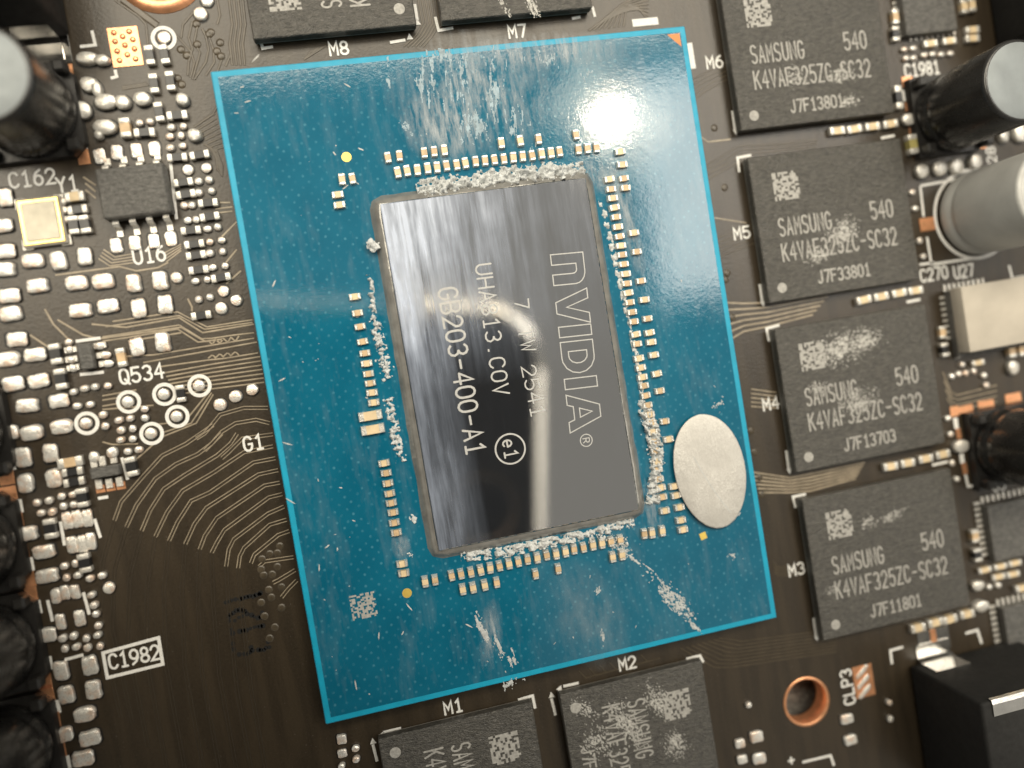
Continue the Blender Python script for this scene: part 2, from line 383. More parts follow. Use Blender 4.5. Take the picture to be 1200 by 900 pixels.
# ---- pads, vias, copper
def pad_mesh(seed, sq=3.2, n=20, h=0.30, mat='solder', skirt=1.17):
    """domed solder on a rounded pad, unit size"""
    rnd = random.Random(seed); V = []; Fc = []
    def rad(a): return 0.5 / ((abs(math.cos(a)) ** sq + abs(math.sin(a)) ** sq) ** (1 / sq))
    jit = [rnd.uniform(0.93, 1.05) for _ in range(n)]; lean = (rnd.uniform(-0.08, 0.08), rnd.uniform(-0.08, 0.08))
    prof = [(0.97, 0.0), (1.0, 0.5), (0.94, 0.86), (0.80, 0.98)]
    for r, z in prof:
        for k in range(n):
            a = 2 * math.pi * k / n; q = rad(a) * r * jit[k]
            V.append((q * math.cos(a) + lean[0] * z, q * math.sin(a) + lean[1] * z, z * h * rnd.uniform(0.92, 1.08)))
    V.append((lean[0], lean[1], h))
    for i in range(3):
        for k in range(n): Fc.append((i * n + k, i * n + (k + 1) % n, (i + 1) * n + (k + 1) % n, (i + 1) * n + k))
    for k in range(n): Fc.append((3 * n + k, 3 * n + (k + 1) % n, 4 * n))
    nf = len(Fc); b = len(V)
    if skirt:  # flat dark rim that paints in the shadow round the solder
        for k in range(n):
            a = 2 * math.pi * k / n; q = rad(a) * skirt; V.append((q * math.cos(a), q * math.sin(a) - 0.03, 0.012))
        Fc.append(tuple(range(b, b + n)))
        me = mesh('solder', V, Fc, [mat, 'pad_gap_shade'], [0] * nf + [1])
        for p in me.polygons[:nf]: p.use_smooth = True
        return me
    return mesh('solder', V, Fc, mat, smooth=True)
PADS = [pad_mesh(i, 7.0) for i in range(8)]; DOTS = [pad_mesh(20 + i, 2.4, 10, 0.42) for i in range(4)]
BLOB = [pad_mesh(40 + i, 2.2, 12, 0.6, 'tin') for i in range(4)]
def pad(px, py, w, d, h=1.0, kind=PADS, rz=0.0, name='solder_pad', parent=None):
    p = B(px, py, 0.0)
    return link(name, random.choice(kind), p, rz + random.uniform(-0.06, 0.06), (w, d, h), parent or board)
H = (1.45, 1.03); V_ = (1.03, 1.36)
big_pads = [(40,306,H),(70,306,V_),(100,301,V_),(46,335,H),(91,332,H),(122,330,H),(158,332,V_),(189,329,V_),(96,364,H),(127,359,H),(163,361,V_),(194,356,V_),
 (161,406,V_),(192,401,V_),(7,231,V_),(2,265,H),(6,294,H),(7,316,H),(11,346,H),(14,368,H),(20,397,H),(42,415,H),(11,420,H),(16,450,H),(46,446,H),(34,475,H),(69,469,H),
 (74,499,H),(39,506,H),(10,507,H),(28,536,V_),(60,531,V_),(32,565,V_),(65,559,V_),(32,625,H),(53,646,H),(57,674,H),(53,743,H),(73,785,V_),(106,778,V_),(79,813,V_),(111,807,V_),
 (101,835,H),(74,860,H),(106,863,H),(98,887,H)]
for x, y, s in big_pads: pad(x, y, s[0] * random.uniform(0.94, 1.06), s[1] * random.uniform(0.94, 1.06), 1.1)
for x, y, a, b in [(104,71,1.5,0.9),(107,101,1.2,1.1),(116,106,0.7,1.3),(125,121,1.6,1.1),(146,121,1.1,1.1),(169,117,1.2,1.1),(126,150,1.6,1.2),(118,160,0.6,0.6),(96,131,1.5,1.3),
 (215,119,0.95,0.95),(230,160,1.0,0.95),(122,72,1.1,0.8),(1078,202,1.25,1.25),(1099,199,1.35,1.3),(1117,196,1.25,1.4),(1139,190,1.2,1.35),(1063,141,1.4,1.1),(1123,523,1.5,1.2),
 (1143,685,1.3,0.9),(1146,709,1.5,1.0),(1184,431,1.1,1.3),(1172,160,1.0,1.4),(1192,157,1.5,1.6)]:
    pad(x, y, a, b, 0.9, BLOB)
small = [(164,145),(177,144),(202,150),(215,149),(200,161),(213,160),(201,174),(215,172),(234,213),(246,212),(234,227),(249,225),(217,242),(226,241),(221,259),(230,258),
 (244,269),(256,267),(246,284),(260,282),(247,297),(262,295),(250,314),(264,312),(230,330),(243,328),(234,351),(247,349),(75,237),(76,247),(79,258),
 (83,410),(85,422),(87,432),(82,401),(88,459),(101,455),(113,453),(127,452),(92,476),(107,474),(122,486),(124,499),(141,492),(154,490),(143,504),(156,502),(143,515),(156,514),
 (170,479),(171,490),(151,529),(164,527),(45,589),(59,586),(73,581),(87,579),(50,601),(63,599),(76,593),(88,591),(77,663),(90,660),(79,676),(93,673),(107,677),(121,674),
 (109,696),(112,708),(114,719),(116,732),(116,743),(118,756),(75,747),(88,744),(102,747),(77,759),(91,757),(104,758),(1067,226),(1070,245),(1076,283),(1080,301),
 (1109,490),(1112,509),(1114,542),(1119,561),(876,825),(417,876),(418,888),(401,896),
 (1113,441),(1122,438),(1130,437),(1139,435),(1151,440),(1154,451),(1125,427),(1157,687),(1167,685),(1040,822),(1042,841)]
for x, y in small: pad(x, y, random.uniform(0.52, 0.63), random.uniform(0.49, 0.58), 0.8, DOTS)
for x, y, a, b in [(866,870,0.9,0.75),(885,862,1.15,0.95),(869,889,0.95,0.75),(889,888,1.2,0.95),(991,842,1.15,0.85),(995,866,1.15,0.85),(400,865,0.75,0.72),(401,882,0.72,0.66),
 (79,609,0.72,1.25),(91,607,0.72,1.25),(103,606,0.72,1.25),(86,638,0.72,1.25),(97,636,0.72,1.25),(107,634,0.72,1.25),(67,697,0.66,1.05),(77,694,0.66,1.05),(89,693,0.66,1.05),(72,728,0.66,1.15),(94,724,0.75,1.2)]:
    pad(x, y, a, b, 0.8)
# vias filled with solder, some inside printed rings
RING = ribbon([arc(0, 0, 0.72, 0.72, 0, 360, 28)], 0.26, 'silk', 0.045)
VIA = [pad_mesh(60 + i, 2.0, 12, 0.34, 'copper' if i == 3 else 'solder') for i in range(3)]
for x, y in [(102,496),(151,471),(193,462),(234,452),(208,488),(178,508)]:
    link('test_point', VIA[0], B(x, y), 0, (0.86, 0.86, 0.75), board); link('test_point_ring', RING, B(x, y), 0, None, board)
link('test_point', VIA[1], B(192, 45), 0, (0.95, 0.95, 0.5), board); link('test_point_ring', RING, B(192, 45), 0, (1.05, 1.05, 1), board)
for x, y, d in [(259,474,0.95),(277,464,0.95),(296,456,0.9),(260,362,0.92),(278,352,0.85),(262,341,0.85),(208,326,0.85),(221,199,0.85),(242,197,0.8),(128,688,0.88),(236,18,1.0),(243,2,0.95)]:
    link('via', random.choice(VIA), B(x, y), random.random() * 6, (d, d, 0.8), board)
BUMPM = lathe([(0.5, 0.0), (0.44, 0.035), (0.22, 0.055)], 12, 'trace_dim')
for x, y in [(307,655),(316,649),(328,640),(325,648),(306,667),(309,674),(319,673),(325,664),(315,691),(330,688),(306,706),(318,700),(330,712),(310,722),(322,735),(316,748),
             (212,58),(219,65),(208,92),(213,99),(247,38),(258,50),(254,60),(259,66),(245,40),(231,52),(230,28),(849,220),(852,320),(850,328),(837,150),(858,372),(880,505),(884,530),(890,560),(893,580),(886,645)]:
    link('tented_via', BUMPM, B(x, y), 0, (0.62, 0.62, 1), board)
cp = rbox(2.1, 2.85, 0.05, 0.02, 'copper')
q = link('copper_pad', cp, B(147, 55), 0, None, board)
for i, (ux, uy) in enumerate([(-0.6, 1.05), (0.45, 1.05), (-0.05, 0.72), (-0.62, 0.42), (0.6, 0.45), (0, 0.1), (-0.6, -0.28), (0.6, -0.22), (0.05, -0.6), (-0.55, -0.95), (0.55, -0.95)]):
    link('pad_bump', lathe([(0.5, 0.0), (0.44, 0.07), (0.25, 0.11)], 10, 'copper') if i == 0 else bump_me, (ux, uy, 0.05), 0, (0.42, 0.42, 1), q) if i else None
    if i == 0:
        bump_me = lathe([(0.5, 0.0), (0.44, 0.07), (0.25, 0.11)], 10, 'copper'); link('pad_bump', bump_me, (ux, uy, 0.05), 0, (0.42, 0.42, 1), q)
link('copper_ring', tube(2.3, 3.35, -0.02, 0.05, 40, 'copper'), B(185, -38), parent=board)
link('copper_pad', rbox(1.85, 2.75, 0.05, 0.02, 'copper'), B(1012, 798), math.radians(0), None, board)
for k in range(3): link('solder_stripe', PADS[k], B(1012, 798, 0.04) + Vector((-0.05, 0.85 - 0.85 * k, 0)), math.radians(38), (1.5, 0.38, 0.4), board)
# exposed copper and printed dashes beside the capacitor bases
CU = rbox(1.0, 1.0, 0.06, 0.02, 'copper')
for x, y, a, b in [(80,85,0.7,1.2),(86,116,0.55,1.1),(94,152,0.75,1.1),(98,184,0.8,1.1),(2,491,0.5,1.0),(7,528,0.55,1.0),(8,560,1.0,1.0),(10,578,1.1,1.0),(22,609,0.6,1.05),(29,646,0.55,1.0),(35,679,0.75,1.1),
 (37,698,0.8,1.2),(43,727,0.6,1.05),(50,763,0.6,1.1),(53,798,0.85,1.1),(55,813,0.95,1.2),(65,843,0.65,1.1),(72,878,0.6,1.1),
 (1063,96,1.0,0.9),(1063,125,0.4,0.8),(1068,155,0.45,0.9),(1073,180,0.5,0.9),(1147,171,1.4,0.55),(1131,479,1.5,0.6),(1155,473,1.6,0.6),(1187,466,1.6,0.8),(1123,508,0.45,0.9),(1130,549,0.5,1.0),
 (1118,482,0.8,0.9)]:
    link('exposed_copper', CU, B(x, y), random.uniform(-.05, .05), (a, b, 1), board)
link('copper_tab', rbox(1.45, 1.15, 0.12, 0.03, 'copper'), B(1086, 263), 0, None, board)
DASH = rbox(0.42, 0.95, 0.03, 0.0, 'silk')
for x, y in [(87,98),(98,168),(14,543),(23,593),(36,661),(45,711),(58,777),(67,828),(79,893),(1060,112),(1120,496),(1127,537)]:
    link('printed_dash', DASH, B(x, y), 0, None, board)

# ---- silkscreen
def silk(s, px, py, h=1.0, rz=0.0, pitch=0.80, cw=0.56, wd=0.17):
    link('silkscreen_text', ribbon(text_centered(s, h, pitch, cw), wd, 'silk', 0.045), B(px, py), rz, None, board)
for s, x, y in [('C162',38,209),('Y1',79,216),('U16',175,299),('Q534',166,438),('G1',297,519),('C1982',157.5,769.5),('M8',397,57),('M7',606,37),('M6',837,73),('M5',869,273),('M4',903,473),('M3',933,667),('M2',735,777),
                ('M1',531,828),('C1981',1080,81),('C270',1094,321),('U27',1129,318),('U3',1170,568)]:
    silk(s, x, y, 1.05 if s[0] != 'M' else 0.95, 0.0, *((0.70, 0.50) if x > 1000 else (0.72, 0.54) if s == 'C1982' else (0.80, 0.56)))
silk('CLP3', 993, 805, 1.0, math.pi / 2); silk('28', 1161, 182, 0.9, math.pi / 2); silk('+', 927, 891, 0.9)
def line(pts, wd=0.2, closed=False):
    P = [B(*p) for p in pts]; c = P[0]
    me = ribbon([[(p.x - c.x, p.y - c.y) for p in P] + ([(0.0, 0.0)] if closed else [])], wd, 'silk', 0.045, cap=False)
    link('silkscreen_mark', me, c, 0, None, board)
line([(121,765),(186,747),(191,778),(126,794)], 0.24, True)
for L in [[(200,190),(207,257)],[(89,400),(118,396)],[(94,439),(122,436)],[(143,536),(150,562)],[(115,584),(127,582)],[(71,611),(76,639)],[(111,608),(118,630)],[(56,703),(62,728)],[(98,694),(105,720)],[(76,773),(98,767)],
          [(94,55),(112,53),(108,36)],[(130,92),(137,90),(135,82)],[(303,40),(308,57),(320,55)],[(457,50),(475,47)],[(486,5),(489,24)],[(510,20),(514,36),(531,33)],[(694,8),(697,20)],[(670,22),(680,20)],
          [(858,130),(861,152)],[(866,202),(864,185),(880,182)],[(890,333),(893,354)],[(1032,162),(1048,159)],[(1062,354),(1078,351)],[(901,400),(898,385),(913,381)],[(921,528),(924,549)],[(1092,545),(1110,541)],
          [(932,595),(929,582),(944,579)],[(953,724),(956,745)],[(1045,778),(1043,762),(1058,758)],[(1131,742),(1145,738),(1150,754)],[(449,858),(470,853)],[(437,872),(442,892)],[(607,820),(624,815),(627,830)],
          [(660,804),(678,800)],[(646,818),(651,838)],[(804,772),(820,768),(824,776)],[(940,893),(973,885),(977,897)],[(1182,311),(1186,327),(1200,324)],[(1131,556),(1134,570),(1147,568)],[(1077,310),(1095,308)],
          [(1078,218),(1139,207)],[(1078,218),(1082,254)],[(1086,278),(1091,310),(1158,300),(1168,289)]]:
    line(L, 0.22)
TRI = mesh('tri', [(-.25, -.22, .045), (.25, -.22, .045), (0, .25, .045)], [(0, 1, 2)], 'silk')
for x, y, r in [(447,861,90),(437,868,0),(655,807,90),(646,814,0),(862,155,180),(894,356,180),(925,552,180),(957,748,180),(480,43,0),(489,26,0)]:
    link('silkscreen_mark', TRI, B(x, y), math.radians(r), None, board)
# silkscreen ring round the bare can
CANP = B(1141, 251)
link('silkscreen_ring', ribbon([arc(0, 0, 3.85, 3.85, 0, 360, 48)], 0.28, 'silk', 0.05), CANP, 0, None, board)
link('silkscreen_mark', mesh('bar', [(-.45, -1.05, .045), (.45, -1.05, .045), (.45, 1.05, .045), (-.45, 1.05, .045)], [(0, 1, 2, 3)], 'silk'), B(807, 66), 0, None, board)
link('silkscreen_mark', mesh('bar2', [(-1.1, -.3, .045), (1.1, -.3, .045), (1.1, .3, .045), (-1.1, .3, .045)], [(0, 1, 2, 3)], 'silk'), B(756, 26), 0, None, board)
# drilled lettering in the dark area
dr = []
rr = random.Random(3)
for pts in [[(265,706),(272,704),(281,702),(289,700),(297,698),(304,697),(305,693)],[(268,727),(270,720),(277,716),(284,715),(289,719),(270,730)],[(295,721),(302,724),(309,722),(307,712)],[(271,737),(273,747)],[(272,754),(275,768)],
            [(281,740),(289,738),(298,735),(305,734),(312,733)],[(281,766),(290,766),(296,762),(294,755)],[(303,761),(309,761),(315,758),(313,748)]]:
    for a, b in zip(pts, pts[1:]):
        A, Bq = B(*a), B(*b); n = max(2, int((A - Bq).length / 0.32))
        for k in range(n):
            p = A.lerp(Bq, k / n); dr.append((p.x + rr.uniform(-.05, .05), p.y + rr.uniform(-.05, .05), rr.uniform(.13, .21)))
V = []; Fc = []
for x, y, r in dr:
    b0 = len(V); V += [(x + r * math.cos(k * math.pi / 4), y + r * math.sin(k * math.pi / 4), .010) for k in range(8)]; Fc.append(tuple(range(b0, b0 + 8)))
link('punched_lettering', mesh('dots', V, Fc, 'black_mark'), parent=board)

# ---- traces: raised copper runs under the mask
TR = []; FAINT = []
def pl(org, s, pts): return [(org[0] + x / s, org[1] + y / s) for x, y in pts]
def pair(pts, g=3.6):
    for sgn in (-1, 1):
        out = []
        for i, p in enumerate(pts):
            a = pts[max(0, i - 1)]; b = pts[min(len(pts) - 1, i + 1)]; dx, dy = b[0] - a[0], b[1] - a[1]; l = math.hypot(dx, dy) or 1
            out.append((p[0] - dy / l * g / 2 * sgn, p[1] + dx / l * g / 2 * sgn))
        TR.append((out, 0.062))
o1, o2 = (120, 360), (130, 520)
for P in [[(965,85),(835,110),(660,230),(580,285),(470,335),(390,460),(340,570)],[(980,155),(865,180),(560,375),(490,470),(435,590)],[(990,228),(900,245),(620,435),(550,540),(520,620)],[(1005,295),(925,315),(665,505),(620,580),(590,640)],
          [(1015,368),(920,410),(720,560),(690,620),(675,720)],[(1030,445),(930,475),(780,610),(755,660),(745,730)],[(1045,512),(980,535),(840,650),(820,700)],[(950,15),(780,50),(600,170),(420,275),(330,400),(260,545)],
          [(740,-60),(700,0),(620,70),(430,185),(310,265),(230,390),(180,510)],[(650,-60),(590,0),(510,60),(380,120),(260,205),(150,360),(90,490)],[(600,-110),(440,0),(300,70),(190,190),(60,340),(20,450)],
          [(1070,665),(900,690),(870,720)],[(1080,740),(980,800),(950,815)],[(1090,800),(1040,850),(1000,900)]]:
    pair(pl(o2, 5, P))
for P in [[(1000,745),(820,770),(740,850),(700,885)],[(980,680),(900,660),(780,680),(700,730),(640,800),(600,840)],[(970,590),(830,590),(690,630),(600,740),(550,770)]]: pair(pl(o1, 5, P))
for P in [[(20,115),(450,50),(600,130),(880,90)],[(60,84),(440,28),(612,116),(880,74)],[(0,175),(450,105),(580,185),(640,183),(760,165),(890,150)],[(0,200),(150,178),(440,128),(560,205),(620,200)],[(240,325),(905,205)],[(100,290),(300,280),(890,182)],
          [(330,350),(620,310),(720,300),(912,268)],[(650,510),(550,680),(350,760),(200,890)],[(640,500),(520,680),(340,740)],[(630,490),(500,650)],[(0,520),(200,485)],[(0,545),(100,530)],[(0,580),(90,565)],[(0,600),(300,575)],[(0,790),(60,805),(210,800)],[(300,690),(380,680)]]:
    TR.append((pl(o1, 5, P), 0.10))
for k in range(7): TR.append((pl(o1, 5, [(365 + 10 * k, 385 + 24 * k * 0.9), (640, 335 + 24 * k), (925 + 4 * k, 290 + 25 * k)]), 0.10))
for k in range(4):   # meanders of the length matched pair
    xs = [620 + 45 * k, 640 + 45 * k, 650 + 45 * k, 665 + 45 * k]
    TR.append((pl(o1, 5, [(xs[0], 196 - 6 * k), (xs[1], 215 - 6 * k), (xs[2], 210 - 6 * k), (xs[3], 186 - 6 * k)]), 0.10))
    TR.append((pl(o1, 5, [(xs[0], 300 - 6 * k), (xs[1], 282 - 6 * k), (xs[2], 284 - 6 * k), (xs[3], 300 - 6 * k)]), 0.10))
for (ex, ey), (dx, dy) in [((198,634),(-6,60)),((217,638),(-4,60)),((234,644),(-2,60)),((248,648),(2,60)),((265,664),(4,60)),((279,666),(6,60)),((182,629),(-10,60)),((166,622),(-14,55)),((148,618),(-14,50)),((134,610),(-14,50))]:
    FAINT.append([(ex, ey), (ex + dx, ey + dy), (ex + dx * 1.6 + 6, ey + dy * 2.4), (ex + dx * 1.6 + 30, ey + dy * 4.6)])
n0 = len(TR)
o3 = (130, 0)
for k in range(4): TR.append((pl(o3, 4.5, [(622 + 24 * k, -10), (640 + 23 * k, 130), (626 + 23 * k, 230), (640 + 22 * k, 345)]), 0.16))
for P in [[(480,150),(500,190),(515,260),(500,330),(440,420)],[(505,160),(540,260),(545,330),(500,400)],[(430,110),(410,200),(430,260),(410,330),(405,400)],[(460,120),(440,220),(470,280),(430,420)],[(370,200),(380,130),(440,60)],[(340,180),(420,270),(440,330),(420,410)],
          [(560,0),(575,80),(560,130)],[(590,300),(560,380)],[(630,290),(605,350)],[(20,0),(150,90),(185,130),(195,230)],[(60,460),(190,440)],[(60,470),(200,448)],[(560,560),(540,600),(440,670)]]: TR.append((pl(o3, 4.5, P), 0.15))
TR.append((pl(o3, 4.5, [(60, -5), (170, 80), (245, 135)]), 0.45))
for k in range(8): TR.append((pl(o3, 4.5, [(440 + 14 * k, 668 + 18 * k), (548 + 8 * k, 600 + 26 * k * 0.95)]), 0.12))
for k in range(6): TR.append((pl(o3, 4.5, [(490 + 14 * k, 760 + 6 * k), (560, 800 + 18 * k), (590, 880 + 10 * k)]), 0.12))
DIM = TR[n0:]
o4 = (0, 200)      # round the eight pin chip and below
for k in range(4):
    TR.append((pl(o4, 4, [(462 + 8 * k, 412 - 14 * k), (515 + 8 * k, 447 - 14 * k), (625, 432 - 14 * k)]), 0.09)); TR.append((pl(o4, 4, [(780 - 3 * k, 428 - 14 * k), (850, 374 - 10 * k)]), 0.09))
for P in [[(260,490),(560,450),(640,470),(740,455),(790,430)],[(270,700),(390,770),(470,790)],[(210,650),(250,720),(330,800)],[(430,720),(590,735),(840,690),(950,760),(1190,720)],[(450,790),(850,735),(960,800),(1050,790)],[(140,770),(230,830)],[(600,800),(850,760)],
          [(880,600),(900,640),(900,660)],[(1040,310),(1110,240)],[(1060,430),(1110,370)],[(1060,530),(1130,470)],[(1010,180),(1090,170)],[(1010,200),(1090,190)],[(1030,150),(1080,150)],[(400,60),(450,100)],[(400,90),(450,130)],[(390,30),(450,70)]]: TR.append((pl(o4, 4, P), 0.12))
o5 = (800, 140)
n5 = len(TR)
for k in range(4): TR.append((pl(o5, 3.2125, [(82 + 2 * k, 178 + 17 * k), (215 + 6 * k, 100 + 16 * k), (380, 92 + 12 * k), (505, 76 + 14 * k)][:4 if k < 3 else 2]), 0.13))
for k in range(5): TR.append((pl(o5, 3.2125, [(128 + 3 * k, 445 + 19 * k), (150 + 3 * k, 440 + 17 * k), (270, 390 + 19 * k)]), 0.11))
DIM = DIM + TR[n5:]
for k in range(6): TR.append((pl(o5, 3.2125, [(165 + 4 * k, 690 + 27 * k), (230, 693 + 21 * k), (320, 690 + 18 * k), (560 - 14 * k, 650 + 17 * k)]), 0.13))
TR.append((pl(o5, 3.2125, [(60, 60), (95, 85), (180, 75)]), 0.12)); TR.append((pl(o5, 3.2125, [(115, 370), (240, 390)]), 0.1))
o6 = (880, 340)
for k in range(6): TR.append((pl(o6, 3.75, [(5 + 6 * k, 800 + 18 * k), (170, 825 + 13 * k), (260, 808 + 15 * k), (500 - 8 * k, 758 + 14 * k)]), 0.13))
for k in range(5): TR.append((pl(o6, 3.75, [(0, 435 + 19 * k), (110, 450 + 17 * k)]), 0.10))
for k in range(4): TR.append((pl(o6, 3.75, [(842 + 6 * k, 360 + 38 * k), (880 + 2 * k, 448 + 22 * k), (905 + 2 * k, 462 + 21 * k), (1080, 418 + 24 * k)]), 0.08))
n1 = len(TR)
o7 = (640, 640)
for k in range(8): TR.append((pl(o7, 3.46, [(545 + 22 * k, 415 - 6 * k), (680 + 12 * k, 492 - 16 * k), (745 + 6 * k, 492 - 15 * k), (1177, 428 - 13 * k)]), 0.11))
for k in range(7): TR.append((pl(o7, 3.46, [(130 + 42 * k, 505 - 11 * k), (160 + 42 * k, 535 - 11 * k), (210 + 42 * k, 520 - 11 * k)]), 0.10))
for k in range(5): TR.append((pl(o7, 3.46, [(915 + 2 * k, 60 + 12 * k), (940, 85 + 9 * k), (1010, 80 + 9 * k)]), 0.11))
o8 = (270, 0)
for k in range(6): TR.append((pl(o8, 4.286, [(940 + 19 * k, -10), (965 + 17 * k, 120), (930 + 17 * k, 180), (870 + 20 * k, 235)]), 0.12))
for k in range(3): TR.append((pl(o8, 4.286, [(480 - 18 * k, 230 + 5 * k), (430 - 14 * k, 262), (370, 300)]), 0.12))
for k in range(8): TR.append((pl((480, 0), 4.286, [(900 + 25 * k, 155 - 3 * k), (960 + 18 * k, 110 - 8 * k), (1070 + 12 * k, 20 + 4 * k), (1200, -40 + 20 * k)]), 0.15))
o9 = (800, 0)
for k in range(5): TR.append((pl(o9, 4.286, [(40 + 4 * k, 400 + 26 * k), (95 + 6 * k, 375 + 20 * k), (225, 310 + 22 * k)]), 0.11))
DIM = DIM + TR[n1:]
n2 = len(TR)
for P in FAINT: pair(P, 3.6)
FT = TR[n2:]; TR = TR[:n2]
def trace_mesh(items, mat):
    V = []; Fc = []
    for i, (pts, wd) in enumerate(items):
        P = [B(*p) for p in pts]; zt = 0.030 + 0.0012 * (i % 9)
        n = len(P); prof = [(-1.25, 0.0), (-0.75, zt), (0.75, zt), (1.25, 0.0)]; b0 = len(V)
        for k in range(n):
            d = (P[min(n - 1, k + 1)] - P[max(0, k - 1)]).normalized(); nx, ny = -d.y, d.x
            for u, z in prof: V.append((P[k].x + nx * u * wd / 2, P[k].y + ny * u * wd / 2, z - 0.001))
        for k in range(n - 1):
            for j in range(3): Fc.append((b0 + 4 * k + j + 1, b0 + 4 * k + j, b0 + 4 * k + 4 + j, b0 + 4 * k + 5 + j))
    return mesh('traces', V, Fc, mat)
link('copper_traces', trace_mesh([t for t in TR if t not in DIM], 'trace'), parent=board, kind='stuff')
link('faint_traces', trace_mesh(FT, 'trace_faint'), parent=board, kind='stuff')
link('dim_traces', trace_mesh(DIM, 'trace_dim'), parent=board, kind='stuff')  # outer runs like the others, in the copy darkened for the sheen

# ------------------------------------------------------------------ the blue package with its die
PW, PD = 36.31, 48.13; ZB, ZT = 0.32, 1.70
pkg = link('graphics_processor', None, (0, 0, 0), label='large blue processor package with a mirror finish die at its centre', category='processor')
def plate(w, d, z0, z1, ch, mat):
    return rbox(w, d, z1 - z0, ch, mat, 1, z0)
link('substrate', plate(PW, PD, ZB, ZT, 0.06, 'laminate_edge'), parent=pkg)
E_ = 0.44
link('mask_layer', rbox(PW - 2 * E_, PD - 2 * E_, 0.03, 0.008, 'laminate', 1, ZT - 0.004), parent=pkg)
ZS = ZT + 0.026
balls = []
BALL = lathe([(0.18, 0.0), (0.30, 0.12), (0.30, 0.2), (0.2, 0.33)], 8, 'tin')
for k in range(34):
    for sx, sy in ((-1, 0), (1, 0), (0, 1), (0, -1)):
        t = -0.94 + 1.88 * k / 33
        balls.append((t * (PW / 2) if sx == 0 else sx * (PW / 2 - 0.9), t * (PD / 2) if sy == 0 else sy * (PD / 2 - 0.9)))
V = []; Fc = []
for x, y in balls:
    b0 = len(V); V += [(x + v.co.x, y + v.co.y, v.co.z) for v in BALL.vertices]; Fc += [tuple(b0 + i for i in p.vertices) for p in BALL.polygons]
link('solder_balls', mesh('balls', V, Fc, 'tin'), parent=pkg, kind='stuff')
link('corner_mark', mesh('cm', [(0, 0, 0), (0, -1.05, 0), (-1.05, 0, 0)], [(0, 2, 1)], 'orange_mark'), (PW / 2 - 0.55, PD / 2 - 0.55, ZS + 0.006), 0, None, pkg)
# die
DW, DD = 15.75, 25.95; ZD = 2.52; DC = (-0.02, 0.04)
die = link('die', rbox(DW, DD, ZD - ZS, 0.05, 'silicon', 1, 0.0), (DC[0], DC[1], ZS), 0, None, pkg)
def underfill():
    rnd = random.Random(5); n = 30; V = []; Fc = []; loops = []
    def loop(off, z, jit, cr):
        pts = []
        hw, hd = DW / 2 + off, DD / 2 + off
        for cx, cy, a0 in ((hw - cr, hd - cr, 0), (-hw + cr, hd - cr, 90), (-hw + cr, -hd + cr, 180), (hw - cr, -hd + cr, 270)):
            for k in range(6):
                a = math.radians(a0 + 18 * k); pts.append((cx + cr * math.cos(a), cy + cr * math.sin(a)))
        res = []
        for i, p in enumerate(pts):
            q = pts[(i + 1) % len(pts)]; res.append(p); m = max(1, int(math.hypot(q[0] - p[0], q[1] - p[1]) / 0.8))
            for k in range(1, m): res.append((p[0] + (q[0] - p[0]) * k / m, p[1] + (q[1] - p[1]) * k / m))
        return [(x + rnd.uniform(-jit, jit), y + rnd.uniform(-jit, jit), z + rnd.uniform(-jit, jit) * 0.5) for x, y in res]
    base = loop(0.0, 0, 0, 0.12); N = len(base)
    # resample all loops by angle-free parametric matching: same builder, same counts through scaling of the base loop
    prof = [(0.05, ZD - 0.12, 0.01), (0.26, ZD - 0.17, 0.02), (0.46, ZD - 0.32, 0.025), (0.62, ZS + 0.2, 0.03), (0.78, ZS - 0.01, 0.04)]
    for off, z, j in prof:
        L = []
        for x, y, _ in base:
            L.append((x * (DW / 2 + off) / (DW / 2) + rnd.uniform(-j, j), y * (DD / 2 + off) / (DD / 2) + rnd.uniform(-j, j), z + rnd.uniform(-j, j) * 0.6))
        # round the outer corners
        cr = 0.3 + off * 0.9; hw, hd = DW / 2 + off, DD / 2 + off; L2 = []
        for x, y, zz in L:
            ax, ay = abs(x) - (hw - cr), abs(y) - (hd - cr)
            if ax > 0 and ay > 0:
                l = math.hypot(ax, ay)
                if l > cr: x = math.copysign(hw - cr + ax * cr / l, x); y = math.copysign(hd - cr + ay * cr / l, y)
            L2.append((x, y, zz))
        V.extend(L2)
    for i in range(len(prof) - 1):
        for k in range(N): Fc.append((i * N + k, (i + 1) * N + k, (i + 1) * N + (k + 1) % N, i * N + (k + 1) % N))
    return mesh('fillet', V, Fc, 'underfill', smooth=True)
link('underfill', underfill(), (DC[0], DC[1], 0), 0, None, pkg)
# die markings: text runs down the die (turned a quarter clockwise)
def die_text(s, p0, p1, h, wd, cwf=0.72):
    """s from photo point p0 (middle of first letter's side) to p1 along the reading direction"""
    A, Z = B(p0[0], p0[1], ZD), B(p1[0], p1[1], ZD); L = (Z - A).length; n = len(s); pitch = L / (n - 1 + cwf)
    st = text_strokes(s, h, pitch, pitch * cwf, 0, -h / 2)
    link('die_marking', ribbon(st, wd, 'die_marking', 0.010), A - Vector((DC[0], DC[1], ZS)), math.atan2(Z.y - A.y, Z.x - A.x), None, die)
die_text('GB203-400-A1', (524, 338), (558, 531), 1.42, 0.17)
die_text('UHA813.COV', (566, 310), (588, 462), 1.18, 0.13)
die_text('7', (611, 351), (612, 361), 1.05, 0.11, 1.0); die_text('TW', (615, 385), (620, 411), 1.05, 0.11); die_text('2541', (619, 429), (631, 487), 1.08, 0.11)
